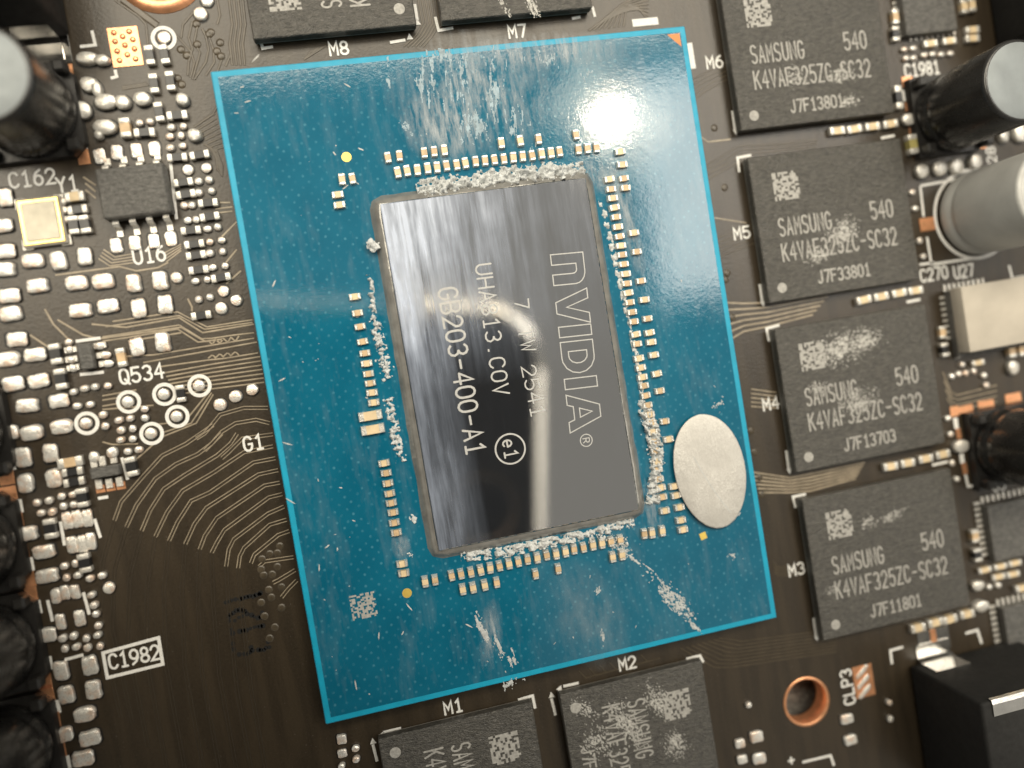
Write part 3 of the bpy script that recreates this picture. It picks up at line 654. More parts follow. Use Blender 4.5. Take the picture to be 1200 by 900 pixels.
# outlined word mark
lw = [
 ('n', [[(0, 0), (0, 6), (3.0, 6)] + arc(3.0, 4.1, 2.0, 1.9, 80, 0, 4) + [(5, 0), (3.3, 0), (3.3, 3.6)] + arc(2.7, 3.7, .6, .8, 20, 90, 3) + [(1.7, 4.5), (1.7, 0), (0, 0)]]),
 ('V', [[(0, 6), (1.6, 6), (2.8, 1.9), (4.0, 6), (5.6, 6), (3.7, 0), (1.9, 0), (0, 6)]]),
 ('I', [[(0, 0), (1.7, 0), (1.7, 6), (0, 6), (0, 0)]]),
 ('D', [[(0, 0), (0, 6), (2.6, 6)] + arc(2.6, 3, 2.6, 3, 75, -75, 6) + [(2.6, 0), (0, 0)], [(1.6, 1.3), (1.6, 4.7), (2.5, 4.7)] + arc(2.4, 3, 1.2, 1.7, 70, -70, 5) + [(2.4, 1.3), (1.6, 1.3)]]),
 ('I', [[(0, 0), (1.7, 0), (1.7, 6), (0, 6), (0, 0)]]),
 ('A', [[(0, 0), (2.1, 6), (4.1, 6), (6.2, 0), (4.5, 0), (4.15, 1.1), (2.0, 1.1), (1.65, 0), (0, 0)], [(2.35, 2.2), (3.85, 2.2), (3.1, 4.5), (2.35, 2.2)]])]
adv = [5.9, 5.9, 2.5, 6.0, 2.6, 6.2]
A, Z = B(664, 297, ZD), B(687, 505, ZD); L = (Z - A).length; tot = sum(adv); sx = L / tot; hh = 2.55
x = 0; st = []
for (ch, loops), a in zip(lw, adv):
    for lp in loops: st.append([((x + p[0]) * sx, p[1] / 6 * hh - hh / 2) for p in lp])
    x += a
link('die_word_mark', ribbon(st, 0.085, 'die_marking', 0.010), A - Vector((DC[0], DC[1], ZS)), math.atan2(Z.y - A.y, Z.x - A.x), None, die)
rd = -math.pi / 2 + 0.012
link('die_marking', ribbon([arc(0, 0, 1.13, 1.13, 0, 360, 36)] + text_strokes('e1', 1.0, 0.82, 0.56, -0.72, -0.5), 0.13, 'die_marking', 0.010), B(598, 526, ZD) - Vector((DC[0], DC[1], ZS)), rd, None, die)
link('die_marking', ribbon([arc(0, 0, .47, .47, 0, 360, 24)] + text_strokes('R', .5, .4, .32, -.16, -.25), 0.075, 'die_marking', 0.010), B(687, 516, ZD) - Vector((DC[0], DC[1], ZS)), rd, None, die)

# tiny capacitors of the package
def mini_cap(L, wd, h, tm, ts=0.30):
    V = []; Fc = []; fm = []
    def bx(x0, x1, hw, z1, m, bv=0.03):
        b = len(V)
        V.extend([(x0, -hw, 0), (x1, -hw, 0), (x1, hw, 0), (x0, hw, 0), (x0 + bv, -hw + bv, z1), (x1 - bv, -hw + bv, z1), (x1 - bv, hw - bv, z1), (x0 + bv, hw - bv, z1)])
        for f in ((4, 5, 6, 7), (0, 1, 5, 4), (1, 2, 6, 5), (2, 3, 7, 6), (3, 0, 4, 7)): Fc.append(tuple(b + i for i in f)); fm.append(m)
    t = L * ts
    bx(-L / 2 + t * 0.9, L / 2 - t * 0.9, wd / 2 * 0.90, h * 0.94, 0, 0.0); bx(-L / 2, -L / 2 + t, wd / 2, h, 1, 0.05); bx(L / 2 - t, L / 2, wd / 2, h, 1, 0.05)
    return mesh('cap', V, Fc, [tm, 'tin'], fm)
CAPM = [mini_cap(0.86, 0.50, 0.36, 'tan_pale'), mini_cap(0.82, 0.48, 0.34, 'tan')]
BIGC = mini_cap(1.75, 0.72, 0.42, 'tan_pale', 0.26)
capsV = [(466,203),(477,201),(489,200),(501,198),(512,197),(523,195),(535,194),(545,192),(557,190),(568,189),(579,188),(590,187),(601,185.5),(612,184),(623,183),(634,181),(645,180),(655,178.5),(677,176),(687.5,175),(698,174),
 (454.5,185.5),(468,183.5),(497,180),(508.6,178.5),(520.5,177),(587,168.6),(609,166),(630.5,164),(674,159),(401,211),(413,210),(754,625),(763,624),(775,621.6),
 (529,674),(540,672),(551.6,670),(563,667.5),(574,665),(585,662.6),(596,660),(607,657.7),(617.7,655),(629,653),(640,650),(651,648.6),(662,646),(672,643),(683,641),(694,638),(704.5,636),(715,634),(726,632),
 (542,690),(554,688),(567.7,685),(581.7,682),(627,672),(653.4,666),(717,652),(728,649.6),(498,681),(509.6,679)]
capsH = [(396,229),(398,241),(725.5,179),(728,194),(730,210),(713,211),(732,221),(715,222.5),(717,233),(719,244),(721,255),(723,266.5),(725,277.6),(726.5,288.5),(728,299),(730,310),(732,321.4),(733.5,332.6),(735,343.5),(737,354.7),
 (739.5,366),(741.6,377),(743.7,392),(745.4,403),(747.5,420),(749.6,431),(751.7,442),(753.5,452),(755.6,463.5),(757.7,474.7),(760,485.6),(762,495),(763.5,506),(765,517),(767,528),(768.6,540),(769.6,550),(771,561),(773,571),(775,582),(777.7,598),
 (741.6,273.5),(745,295.5),(750,329.5),(754,351.5),(757.7,373.6),(760,390),(762,401),(765,416),(768.5,438),(772,458),(777.7,493.5),(782,514.5),(788.5,569.5),(791,580),(795,594),(796.6,609),(799,620),
 (471,660),(473,671),(450,542.5),(452.5,554),(454.6,566),(456.7,578),(458.5,589),(460.6,600),(462,612),(464.4,623.7),(416,348),(419,367),(422,383),(425,400.5),(427.6,414),(429.7,426),(431.8,438),(434,449),(436,460),(438,471.6)]
for L_, rz in ((capsV, math.pi / 2), (capsH, 0.0)):
    for x, y in L_: link('capacitor', random.choice(CAPM), B(x, y, ZS), rz + random.uniform(-.05, .05), None, pkg)
for x, y in ((434, 487), (437, 503)): link('capacitor', BIGC, B(x, y, ZS), 0, None, pkg)
FID = lathe([(0.36, 0.0), (0.36, 0.012)], 20, 'fiducial', False)
for x, y in ((406, 184), (477, 695)): link('alignment_dot', FID, B(x, y, ZS), 0, None, pkg)
link('alignment_dot', rbox(0.55, 0.55, 0.02, 0.0, 'fiducial'), B(824, 628, ZS), 0.2, None, pkg)
def matrix_mark(n, size, seed, fill, mat, z=0.008):
    rnd = random.Random(seed); V = []; Fc = []; c = size / n
    for i in range(n):
        for j in range(n):
            if rnd.random() > fill: continue
            x, y = -size / 2 + i * c, -size / 2 + j * c; b = len(V)
            V += [(x, y, z), (x + c, y, z), (x + c, y + c, z), (x, y + c, z)]; Fc.append((b, b + 1, b + 2, b + 3))
    return mesh('matrix', V, Fc, mat)
link('matrix_mark', matrix_mark(14, 1.85, 3, 0.62, 'marking', 0.008), B(426, 710, ZS), 0, None, pkg)

# ------------------------------------------------------------------ memory chips
BODY = rbox(14.0, 12.0, 0.80, 0.07, 'epoxy', 1, 0.33)
CARR = rbox(13.9, 11.9, 0.14, 0.0, 'ceramic', 1, 0.19)
MD = matrix_mark(13, 2.3, 11, 0.66, 'marking')
LOTS = {'M6': 'J7F13801', 'M5': 'J7F33801', 'M4': 'J7F13703', 'M3': 'J7F11801', 'M2': 'J7F33801', 'M1': 'J7F13801', 'M7': 'J7F13801', 'M8': 'J7F13703'}
T1 = ribbon(text_strokes('SAMSUNG', 1.42, 0.70, 0.46, -5.15, -0.70), 0.15, 'marking', 0.008)
T2 = ribbon(text_strokes('540', 1.42, 0.74, 0.50, 3.30, -0.42), 0.15, 'marking', 0.008)
T3 = ribbon(text_strokes('K4VAF325ZC-SC32', 1.42, 0.715, 0.47, -5.2, -2.78), 0.15, 'marking', 0.008)
DOT = lathe([(0.42, 0.0), (0.40, 0.012)], 18, 'marking', False)
PI2 = math.pi / 2
chips = {'M8': (-8.87, 33.31, PI2, 'dark grey memory chip at the top left, its dot and letters upside along M8'), 'M7': (5.06, 33.41, PI2, 'dark grey memory chip cut by the top edge above the label M7'),
 'M6': (28.9, 21.47, 0, 'dark grey memory chip at the top of the right column beside the label M6'), 'M5': (29.04, 7.27, 0, 'dark grey memory chip beside the label M5, second in the right column'),
 'M4': (29.1, -6.89, 0, 'dark grey memory chip beside the label M4, widest pale smear on its top'), 'M3': (29.21, -21.15, 0, 'dark grey memory chip beside the label M3, lowest of the right column'),
 'M2': (5.49, -33.32, -PI2, 'black memory chip under the label M2 with smeared white letters, at the bottom edge'), 'M1': (-8.72, -33.34, -PI2, 'black memory chip under the label M1 at the bottom edge with crisp square mark')}
chips['M8'] = (*chips['M8'][:3], 'dark grey memory chip cut by the top edge above the label M8')
ZM = 1.13
MB_ = []
for i in range(16):
    for j in range(12): 
        if i in (0, 15) or j in (0, 11): MB_.append((-6.4 + 12.8 * i / 15, -5.4 + 10.8 * j / 11))
V = []; Fc = []
for x, y in MB_:
    b0 = len(V); V += [(x + v.co.x * .8, y + v.co.y * .8, v.co.z * 0.58) for v in BALL.vertices]; Fc += [tuple(b0 + i for i in p.vertices) for p in BALL.polygons]
MBALL = mesh('mballs', V, Fc, 'tin')
CH = {}
for k, (x, y, rz, lab) in chips.items():
    o = link('memory_chip', None, (x, y, 0), rz, label=lab, category='memory chip', group='memory chips around the processor'); CH[k] = o
    bd = link('body', BODY, parent=o); link('carrier', CARR, parent=o); link('solder_balls', MBALL, parent=o, kind='stuff')
    link('matrix_mark', MD, (-3.98, 3.33, ZM), 0, None, bd)
    for me in (T1, T2, T3): link('marking', me, (0, 0, ZM), 0, None, bd)
    link('marking', ribbon(text_strokes(LOTS[k], 0.98, 0.62, 0.44, -2.4, -5.0), 0.15, 'marking', 0.008), (0, 0, ZM), 0, None, bd)
    link('pin_one_dot', DOT, (-5.7, -4.9, ZM), 0, None, bd)

# ------------------------------------------------------------------ capacitors and chokes
def can_cap(px, py, base, r, h, label, marked=None, bare=False):
    p = B(px, py); o = link('can_capacitor', None, p, 0, label=label, category='capacitor', group='can capacitors along the board sides')
    if not bare:
        bm = bmesh.new(); b = base / 2; c = 0.9
        # plastic base plate with two clipped corners and a raised lip with corner posts
        def slab(z0, z1, s, cc):
            pts = [(-s, -s), (s - cc, -s), (s, -s + cc), (s, s - cc), (s - cc, s), (-s, s)]
            lo = [bm.verts.new((x, y, z0)) for x, y in pts]; hi = [bm.verts.new((x * .985, y * .985, z1)) for x, y in pts]
            bm.faces.new(hi); bm.faces.new(lo[::-1])
            for k in range(6): bm.faces.new((lo[k], lo[(k + 1) % 6], hi[(k + 1) % 6], hi[k]))
        slab(0.05, 0.75, b, c)
        me = bpy.data.meshes.new('base'); bm.to_mesh(me); bm.free(); me.materials.append(MT['plastic']); link('base', me, parent=o)
        post = rbox(0.85, 0.85, 1.1, 0.15, 'plastic', 1, 0.6)
        for sx, sy in ((-1, 1), (-1, -1), (1, 1), (1, -1)): link('corner_post', post, (sx * (b - 0.62), sy * (b - 0.62), 0), 0, None, o)
    z0 = 0.7 if not bare else 0.25; m = 'alu' if bare else 'sleeve'
    prof = [(r * 0.90, z0), (r * 0.99, z0 + 0.12), (r, z0 + 0.4), (r, z0 + 0.95), (r * 0.955, z0 + 1.15), (r * 0.95, z0 + 1.3), (r * 0.995, z0 + 1.6), (r, z0 + 1.9), (r, h - 0.35), (r * 0.985, h - 0.14), (r * 0.93, h - 0.02), (r * 0.88, h - 0.05), (r * 0.86, h - 0.06)]
    cn = link('can', lathe(prof, 48, m), parent=o)
    link('top_face', lathe([(r * 0.90, h - 0.035), (r * 0.88, h - 0.005), (r * 0.5, h)], 40, 'alu' if bare else 'alu_top'), parent=cn)
    if bare: link('rubber_seal', lathe([(r * 0.9, 0.03), (r * 0.9, 0.3)], 36, 'plastic'), parent=o)
    if marked:
        for s, dy in marked: link('top_print', ribbon(text_centered(s, 0.95, 0.85, 0.6), 0.13, 'ink', 0.012), (1.2 * 0, dy, h), 0, None, o)
    return o
can_cap(39, 136, 6.7, 3.2, 7.8, 'black can capacitor with grey top at the upper left, under the choke')
can_cap(-48, 508, 7.0, 3.3, 7.8, 'black capacitor base just inside the left edge, highest of the lower column')
can_cap(-32, 640, 7.0, 3.3, 7.8, 'black can capacitor at the left edge, upper of the three large ones')
can_cap(-9, 757, 7.0, 3.3, 7.8, 'black can capacitor at the left edge beside the C1982 box')
can_cap(11, 874, 7.0, 3.3, 7.8, 'black can capacitor in the bottom left corner')
can_cap(1105, 137, 6.8, 3.25, 8.3, 'black can capacitor with pale grey top below the label C1981', marked=[('SEK', 0.75), ('21', -0.55), ('5VT', -1.85)][:0])
can_cap(1141, 251, 0, 3.62, 8.6, 'bare aluminium can capacitor inside a printed circle at the right edge', bare=True)
can_cap(1173, 521, 6.9, 3.3, 7.8, 'black can capacitor at the right edge above the label U3')
def choke(corner, sx, sy, size, h, label, tw0, tw1, face):
    """power choke: ferrite block on two bent strip terminals; corner is the surveyed base corner, the block extends by (sx, sy)"""
    p = B(*corner); c = p + Vector((sx * size / 2, sy * size / 2, 0)); o = link('choke', None, c, 0, label=label, category='inductor', group='power chokes at the board corners')
    link('body', rbox(size, size, h - 0.15, 0.28, 'ferrite', 2, 0.15), parent=o)
    s = size / 2; yy = -sy * s        # the face with the strip, towards the processor
    x0, x1 = -sx * s + sx * tw0, -sx * s + sx * tw1; xa, xb = min(x0, x1), max(x0, x1); o_ = -sy
    def strip(P, nm):
        V = []; Fc = []
        for y, z in P: V += [(xa, y, z), (xb, y, z)]
        for k in range(len(P) - 1): Fc.append((2 * k, 2 * k + 1, 2 * k + 3, 2 * k + 2))
        t = link(nm, mesh('strip', V, Fc, 'white_metal'), parent=o); so = t.modifiers.new('thick', 'SOLIDIFY'); so.thickness = 0.1; so.offset = 0
    strip([(yy + o_ * 1.5, 0.10), (yy + o_ * 0.35, 0.12), (yy + o_ * 0.07, 0.5), (yy + o_ * 0.07, h * 0.30)], 'terminal')
    strip([(yy + o_ * 0.06, h - 0.30), (yy + o_ * 0.05, h - 0.02), (yy - o_ * 0.25, h + 0.06), (yy - o_ * 1.15, h + 0.06)], 'top_terminal')
    return o
choke((1064, 779), 1, -1, 10.5, 8.2, 'black power choke with bright strip terminal in the lower right corner', 0.9, 4.1, 'n')
choke((84, 44), -1, 1, 10.5, 8.2, 'black power choke with silver terminal in the top left corner', 0.7, 3.9, 's')
choke((1166, 60), 1, 1, 10.5, 8.2, 'black power choke in the top right corner behind the capacitor', 5.0, 8.0, 's')
for x, y, a, b in [(1094,750,3.1,2.0)]:
    link('choke_land', rbox(a, b, 0.07, 0.02, 'white_metal'), B(x, y), 0, None, board)
link('copper_stripe', rbox(0.55, 2.05, 0.10, 0.02, 'copper'), B(1094, 751, 0.02), 0, None, board)
link('choke_land', rbox(3.0, 2.1, 0.07, 0.02, 'white_metal'), B(56, 58), 0, None, board)
link('copper_stripe', rbox(0.5, 2.15, 0.10, 0.02, 'copper'), B(36, 60, 0.02), 0, None, board)

# ------------------------------------------------------------------ chips on the board
def chip(name, corners, h, label, cat, top=None, pins=(), pin=(0.5, 0.28, 0.12), bev=0.06, z0=0.08, mat='chip_body', extra=0):
    P = [B(x, y, h) for x, y in corners]; c = sum(P, Vector()) / 4
    wd = ((P[1] - P[0]).length + (P[2] - P[3]).length) / 2; d = ((P[3] - P[0]).length + (P[2] - P[1]).length) / 2
    o = link(name, None, (c.x, c.y, 0), 0, label=label, category=cat)
    link('body', rbox(wd, d, h - z0, bev, mat, 1, z0), parent=o)
    me = rbox(pin[0], pin[1], pin[2], 0.03, 'tin')
    for x, y, rz in pins:
        q = B(x, y); link('pin', me, (q.x - c.x, q.y - c.y, 0.01), rz, None, o)
    return o, c, wd, d
# eight lead chip
u, c, wd, d = chip('eight_lead_chip', [(111,197),(190,190),(201,246),(120,259)], 1.45, 'black eight lead chip above the label U16', 'chip', bev=0.12, z0=0.15)
def gull():
    V = []; Fc = []; P = [(0, 0.75), (0.22, 0.75), (0.38, 0.62), (0.48, 0.12), (0.62, 0.06), (1.05, 0.06)]; w2 = 0.21
    for y, z in P: V += [(-w2, -y, z), (w2, -y, z)]
    for k in range(len(P) - 1): Fc.append((2 * k + 1, 2 * k, 2 * k + 2, 2 * k + 3))
    return mesh('lead', V, Fc, 'tin')
GULL = gull()
for i in range(4):
    for sgn in (1, -1):
        o = link('pin', GULL, (-wd / 2 + wd * (i + 0.5) / 4, -sgn * d / 2, 0), 0 if sgn > 0 else math.pi, None, u)
        so = o.modifiers.new('thick', 'SOLIDIFY'); so.thickness = 0.12; so.offset = 0
for x, y in [(117,183),(138,179),(160,177),(182,174),(137,288),(159,285),(180,282),(201,279)]: pad(x, y, 0.8, 1.1, 0.5)
PPX = rbox(0.62, 0.34, 0.1, 0.02, 'tin')
# crystal
cr = link('crystal', None, B(52, 261), 0, label='gold lidded crystal oscillator beside the label Y1', category='crystal')
link('base', rbox(2.95, 3.45, 0.42, 0.05, 'ceramic', 1, 0.05), parent=cr)
link('seal_ring', rbox(2.72, 3.2, 0.10, 0.04, 'gold', 1, 0.47), parent=cr); link('lid', rbox(2.22, 2.70, 0.08, 0.05, 'crystal_lid', 1, 0.56), parent=cr)
for sx, sy in ((1, 1), (1, -1), (-1, 1), (-1, -1)): link('terminal', rbox(0.7, 0.75, 0.22, 0.03, 'tin'), (sx * 1.28, sy * 1.45, 0.0), 0, None, cr)
chip('small_transistor', [(90,403),(107,401),(110,431),(94,434)], 0.75, 'small upright black transistor left of the label Q534', 'transistor', pins=[(84,410,0),(85,421,0),(87,431,0),(118,405,0),(121,416,0),(124,426,0)], pin=(0.85, 0.42, 0.22))
for x, y in [(119,405),(124,416),(127,426)]: pad(x, y, 0.8, 0.55, 0.6, DOTS)
chip('small_transistor', [(104,550),(138,544),(141,556),(107,562)], 0.8, 'small wide black transistor below the ringed test points', 'transistor', pins=[(111,542,PI2),(121,540,PI2),(134,537,PI2),(117,567,PI2),(129,566,PI2),(141,564,PI2)], pin=(0.7, 0.45, 0.25))
for x, y in [(111,535),(133,530)]: pad(x, y, 0.75, 0.85, 0.9, DOTS)
for x, y in [(118,573),(130,571),(142,569)]: link('exposed_copper', CU, B(x, y), 0, (0.62, 0.55, 1), board)
# quad flat chips of the right side
lp = [(1049 + 0.55 * k, 4 + 5.6 * k, 0) for k in range(8)]; bp = [(1066 + 6.4 * k, 44.5 - 0.9 * k, PI2) for k in range(9)]
chip('flat_chip', [(1053,-38),(1113,-46),(1121,35),(1062,41)], 0.9, 'square black flat chip above the label C1981', 'chip', pins=lp + bp, pin=(0.62, 0.26, 0.12))
lp = [(1104 + 1.0 * k, 349 + 6.7 * k, 0) for k in range(8)] + [(1119, 412, 0), (1122, 418, 0)]; tp = [(1106 + 5.6 * k, 338 - 1.0 * k, PI2) for k in range(9)]
uo, c, wd, d = chip('flat_chip', [(1110,342),(1195,327),(1208,403),(1126,419)], 0.8, 'black flat chip under a pale thermal pad beside the label U27', 'chip', pins=lp + tp, pin=(0.62, 0.26, 0.12))
tpad = [B(x, y, 2.2) for x, y in ((1123.5,340),(1213,316),(1228,396),(1143,415))]; cc = sum(tpad, Vector()) / 4
link('thermal_pad', rbox((tpad[1] - tpad[0]).length, (tpad[3] - tpad[0]).length, 1.4, 0.10, 'pale_pad', 2, 0.81), (cc.x, cc.y, 0), 0, label='pale beige thermal pad lying on the flat chip at the right edge', category='thermal pad')
lp = [(1143.5 + 1.02 * k, 590 + 6.6 * k, 0) for k in range(10)]; tp = [(1150 + 6.2 * k, 586 - 1.4 * k, PI2) for k in range(9)]
uo, c, wd, d = chip('flat_chip', [(1155,593),(1222,580),(1234,644),(1168,658)], 0.85, 'square black flat chip below the label U3', 'chip', pins=lp + tp, pin=(0.62, 0.30, 0.14))
lp = [(1161.5 + 1.1 * k, 711 + 6.6 * k, 0) for k in range(10)]; tp = [(1168 + 6.1 * k, 706 - 1.4 * k, PI2) for k in range(7)]
chip('flat_chip', [(1173,713),(1240,699),(1252,762),(1187,777)], 0.85, 'square black flat chip at the right edge above the corner choke', 'chip', pins=lp + tp, pin=(0.62, 0.30, 0.14))

# ---- two-ended chip parts
def smd(kind, x, y, rz, L, wd, label, group, h=None):
    h = h or wd * 0.72; body = {'R': 'resistor', 'C': 'tan', 'P': 'tan_pale', 'O': 'olive'}[kind]
    nm = 'chip_resistor' if kind == 'R' else 'chip_capacitor'
    o = link(nm, rbox(L * 0.62, wd * 0.92, h, 0.02, body, 1, 0.03), B(x, y), rz + random.uniform(-.05, .05), label=label, category='resistor' if kind == 'R' else 'capacitor', group=group)
    t = PADS[0]
    for s in (-1, 1):
        link('terminal', rbox(L * 0.30, wd, h * 1.06, 0.06, 'tin', 2, 0.01), (s * L * 0.37, 0, 0), 0, None, o)
    return o
def row(kind, pts, rz, L, wd, label, group):
    ORD = ['first', 'second', 'third', 'fourth', 'fifth', 'sixth', 'seventh', 'eighth', 'ninth', 'tenth', 'eleventh', 'lowest']
    ys = [p[1] for p in pts]; xs = [p[0] for p in pts]; horiz = max(xs) - min(xs) > max(ys) - min(ys)
    rank = sorted(range(len(pts)), key=lambda i: pts[i][0] if horiz else pts[i][1])
    for i, (x, y) in enumerate(pts):
        lb = label if len(pts) == 1 else label + ', ' + ORD[rank.index(i)] + (' from left' if horiz else ' from top')
        smd(kind, x, y, rz, L, wd, lb, group)
row('R', [(177,67),(194,66),(182,100),(201,97),(188,133)], PI2, 1.35, 0.62, 'upright black chip resistor below the ringed test point', 'upright resistors above the eight lead chip')
row('R', [(209,137),(171,157)], 0, 1.4, 0.62, 'level black chip resistor just above the eight lead chip', 'level resistors above the eight lead chip')
smd('C', 149, 152, PI2, 1.35, 0.75, 'upright tan chip capacitor above the eight lead chip', 'capacitors above the eight lead chip')
row('R', [(209,186),(235,183),(216,215),(219,229),(245,239),(247,255),(225,271),(229,287),(231,300),(234,317),(260,326),(237,370)], 0, 1.35, 0.58, 'black chip resistor between eight lead chip and blue package', 'resistors between the eight lead chip and the package')
row('P', [(90,232)], 0, 1.25, 0.7, 'pale chip capacitor below the label Y1', 'parts beside the crystal')
row('R', [(93,247)], 0, 1.3, 0.6, 'level black chip resistor right of the gold crystal', 'parts beside the crystal')
row('R', [(89,265),(102,264)], PI2, 1.25, 0.7, 'upright black chip resistor right of the gold crystal', 'upright resistors beside the crystal')
row('R', [(68,415),(74,444)], PI2, 1.4, 0.75, 'black chip resistor left of the upright transistor', 'resistors beside the upright transistor')
row('C', [(144,419)], PI2, 1.3, 0.62, 'upright tan chip capacitor above the label Q534', 'capacitor by the label')
row('R', [(213,461)], PI2, 1.2, 0.62, 'black chip resistor between two ringed test points', 'resistor by the test points')
row('R', [(156,546)], PI2, 1.35, 0.78, 'upright black chip resistor at the right end of the wide transistor', 'resistor by the wide transistor')
row('C', [(85,541)], 0, 1.6, 0.72, 'tan chip capacitor left of the wide transistor', 'capacitor by the wide transistor')
row('R', [(87,552),(89,564)], 0, 1.35, 0.58, 'level black resistor left of the wide transistor', 'resistors by the wide transistor')
row('R', [(99,582)], PI2, 1.3, 0.75, 'upright black chip resistor above the row of three tall pads', 'upright resistors in the lower left')
row('R', [(62,618)], PI2, 1.35, 0.8, 'upright black chip resistor left of the two rows of tall pads', 'upright resistors in the lower left')
row('R', [(102,658)], PI2, 1.3, 0.8, 'upright black chip resistor below the two rows of tall pads', 'upright resistors in the lower left')
for pts, a, b in (([(978,155),(998,153),(1019,150),(1040,147)], 'M6', 'M5'), ([(1009,352),(1029,348),(1050,344),(1069,341)], 'M5', 'M4'), ([(1040,546),(1060,542),(1081,537),(1101,532)], 'M4', 'M3')):
    row('P', pts, 0.02, 1.32, 0.66, f'tan chip capacitor between memory chips {a} and {b}', f'capacitors between {a} and {b}')
row('P', [(1072,734),(1092,728),(1109,724),(1129,718)], 0.02, 1.35, 0.68, 'tan chip capacitor along the lower edge of memory chip M3', 'capacitors below M3')
row('R', [(1049.5,116)], PI2, 1.9, 0.66, 'upright black chip resistor between memory chip M6 and the black can capacitor', 'resistor beside M6')
smd('O', 1065, 171, PI2, 1.6, 0.85, 'olive chip capacitor at the lower left corner of the upper right can capacitor', 'capacitor beside the can')
row('C', [(1046,22)], PI2, 1.2, 0.62, 'tan chip capacitor left of the flat chip at the top', 'parts left of the top flat chip')
row('R', [(1046,42)], PI2, 1.2, 0.66, 'black chip resistor left of the lower corner of the top flat chip', 'parts left of the top flat chip')
row('P', [(1126,10),(1135.5,8)], PI2, 1.15, 0.62, 'upright tan capacitor right of the top flat chip', 'capacitors right of the top flat chip')
row('P', [(1136,37),(1136,47)], 0, 1.3, 0.6, 'level tan capacitor beside lower edge of the top flat chip', 'level capacitors right of the top flat chip')
row('P', [(1087,53),(1109,50)], 0, 1.25, 0.6, 'level tan capacitor under the top flat chip', 'capacitors under the top flat chip')
for x, y in [(1058,59),(1068,58),(1060,70),(1069,69),(1081,66),(1091,64.5),(1100,65),(1111,64)]: pad(x, y, 0.66, 0.45, 0.8, DOTS)
row('C', [(1101,390)], PI2, 1.05, 0.62, 'tan chip capacitor left of the flat chip with the thermal pad', 'parts left of the thermal pad')
row('R', [(1103,410)], PI2, 1.15, 0.72, 'black chip resistor left of the lower corner of the thermal pad', 'parts left of the thermal pad')
row('C', [(1181,411),(1193,409)], PI2, 1.2, 0.7, 'upright tan capacitor below the thermal pad', 'capacitors below the thermal pad')
row('P', [(1143,425)], 0, 1.2, 0.5, 'level pale chip capacitor below the thermal pad', 'level capacitor below the thermal pad')
row('C', [(1138,627)], PI2, 1.1, 0.7, 'tan chip capacitor left of the flat chip near U3', 'parts left of U3')
row('R', [(1141,649)], PI2, 1.1, 0.75, 'black chip resistor left of the lower corner of the flat chip near U3', 'parts left of U3')
row('P', [(1151,667),(1169,663),(1186,659)], 0.03, 1.25, 0.5, 'pale capacitor, upper row between two right edge flat chips', 'upper row between the flat chips')
row('P', [(1167,675),(1184,672)], 0.03, 1.25, 0.5, 'pale capacitor, second row between two right edge flat chips', 'second row between the flat chips')
row('P', [(1194,688)], 0.03, 1.3, 0.6, 'pale chip capacitor just above the lower right edge flat chip', 'capacitor above the lower flat chip')

# ------------------------------------------------------------------ oval sticker
def oval():
    V = []; Fc = []; n = 64; rnd = random.Random(2)
    for r, z in ((1.0, 0.0), (1.0, 0.06), (0.985, 0.075), (0.6, 0.08)):
        for k in range(n):
            a = 2 * math.pi * k / n; q = 1 + 0.010 * math.sin(3 * a) + rnd.uniform(-.004, .004); V.append((r * q * 2.95 * math.cos(a), r * q * 4.62 * math.sin(a), z))
    V.append((0, 0, 0.08))
    for i in range(3):
        for k in range(n): Fc.append((i * n + k, i * n + (k + 1) % n, (i + 1) * n + (k + 1) % n, (i + 1) * n + k))
    for k in range(n): Fc.append((3 * n + k, 3 * n + (k + 1) % n, 4 * n))
    return mesh('oval', V, Fc, 'foil', smooth=True)
ov = link('oval_sticker', oval(), B(830, 551, ZS) + Vector((0, 0, 0.36)), math.radians(4), label='silver oval foil sticker on the right side of the blue package', category='sticker')
link('crease', ribbon([[(-1.1, 1.4), (-0.75, 0.2), (-0.2, -1.3), (0.35, -2.6), (0.9, -3.7)]], 0.11, 'flake', 0.088), (0, 0, 0), 0, None, ov)

# ------------------------------------------------------------------ paste residue
def crumb_mesh(name, items, mat='paste'):
    """many small lumps in one mesh: items = (x, y, z, size, flat)"""
    V = []; Fc = []; rnd = random.Random(len(items)); bm = bmesh.new(); bmesh.ops.create_icosphere(bm, subdivisions=1, radius=1.0)
    bv = [v.co.copy() for v in bm.verts]; bf = [tuple(v.index for v in f.verts) for f in bm.faces]; bm.free()
    for x, y, z, s, fl in items:
        b = len(V); a = rnd.random() * 6.28; ex = rnd.uniform(0.7, 1.8); ca, sa = math.cos(a), math.sin(a)
        for v in bv:
            j = rnd.uniform(0.7, 1.25); px, py, pz = v.x * s * ex * j, v.y * s * j, v.z * s * fl * j
            V.append((x + px * ca - py * sa, y + px * sa + py * ca, z + pz))
        Fc += [tuple(b + i for i in f) for f in bf]
    return mesh(name, V, Fc, mat, smooth=False)
def along(path, n, width, z, s0, s1, flat=0.45, seed=1, zup=0.1):
    rnd = random.Random(seed); P = [B(*p, z) for p in path]; seg = [(P[i + 1] - P[i]).length for i in range(len(P) - 1)]; tot = sum(seg); out = []
    for k in range(n):
        t = rnd.random() * tot; i = 0
        while t > seg[i] and i < len(seg) - 1: t -= seg[i]; i += 1
        p = P[i].lerp(P[i + 1], min(1, t / seg[i])); dn = (P[i + 1] - P[i]).normalized(); g = rnd.gauss(0, width / 2)
        s = s0 + (s1 - s0) * rnd.random() ** 2.5
        out.append((p.x - dn.y * g, p.y + dn.x * g, z + rnd.uniform(0, zup) * max(0, 1 - abs(g) / width), s, flat))
    return out
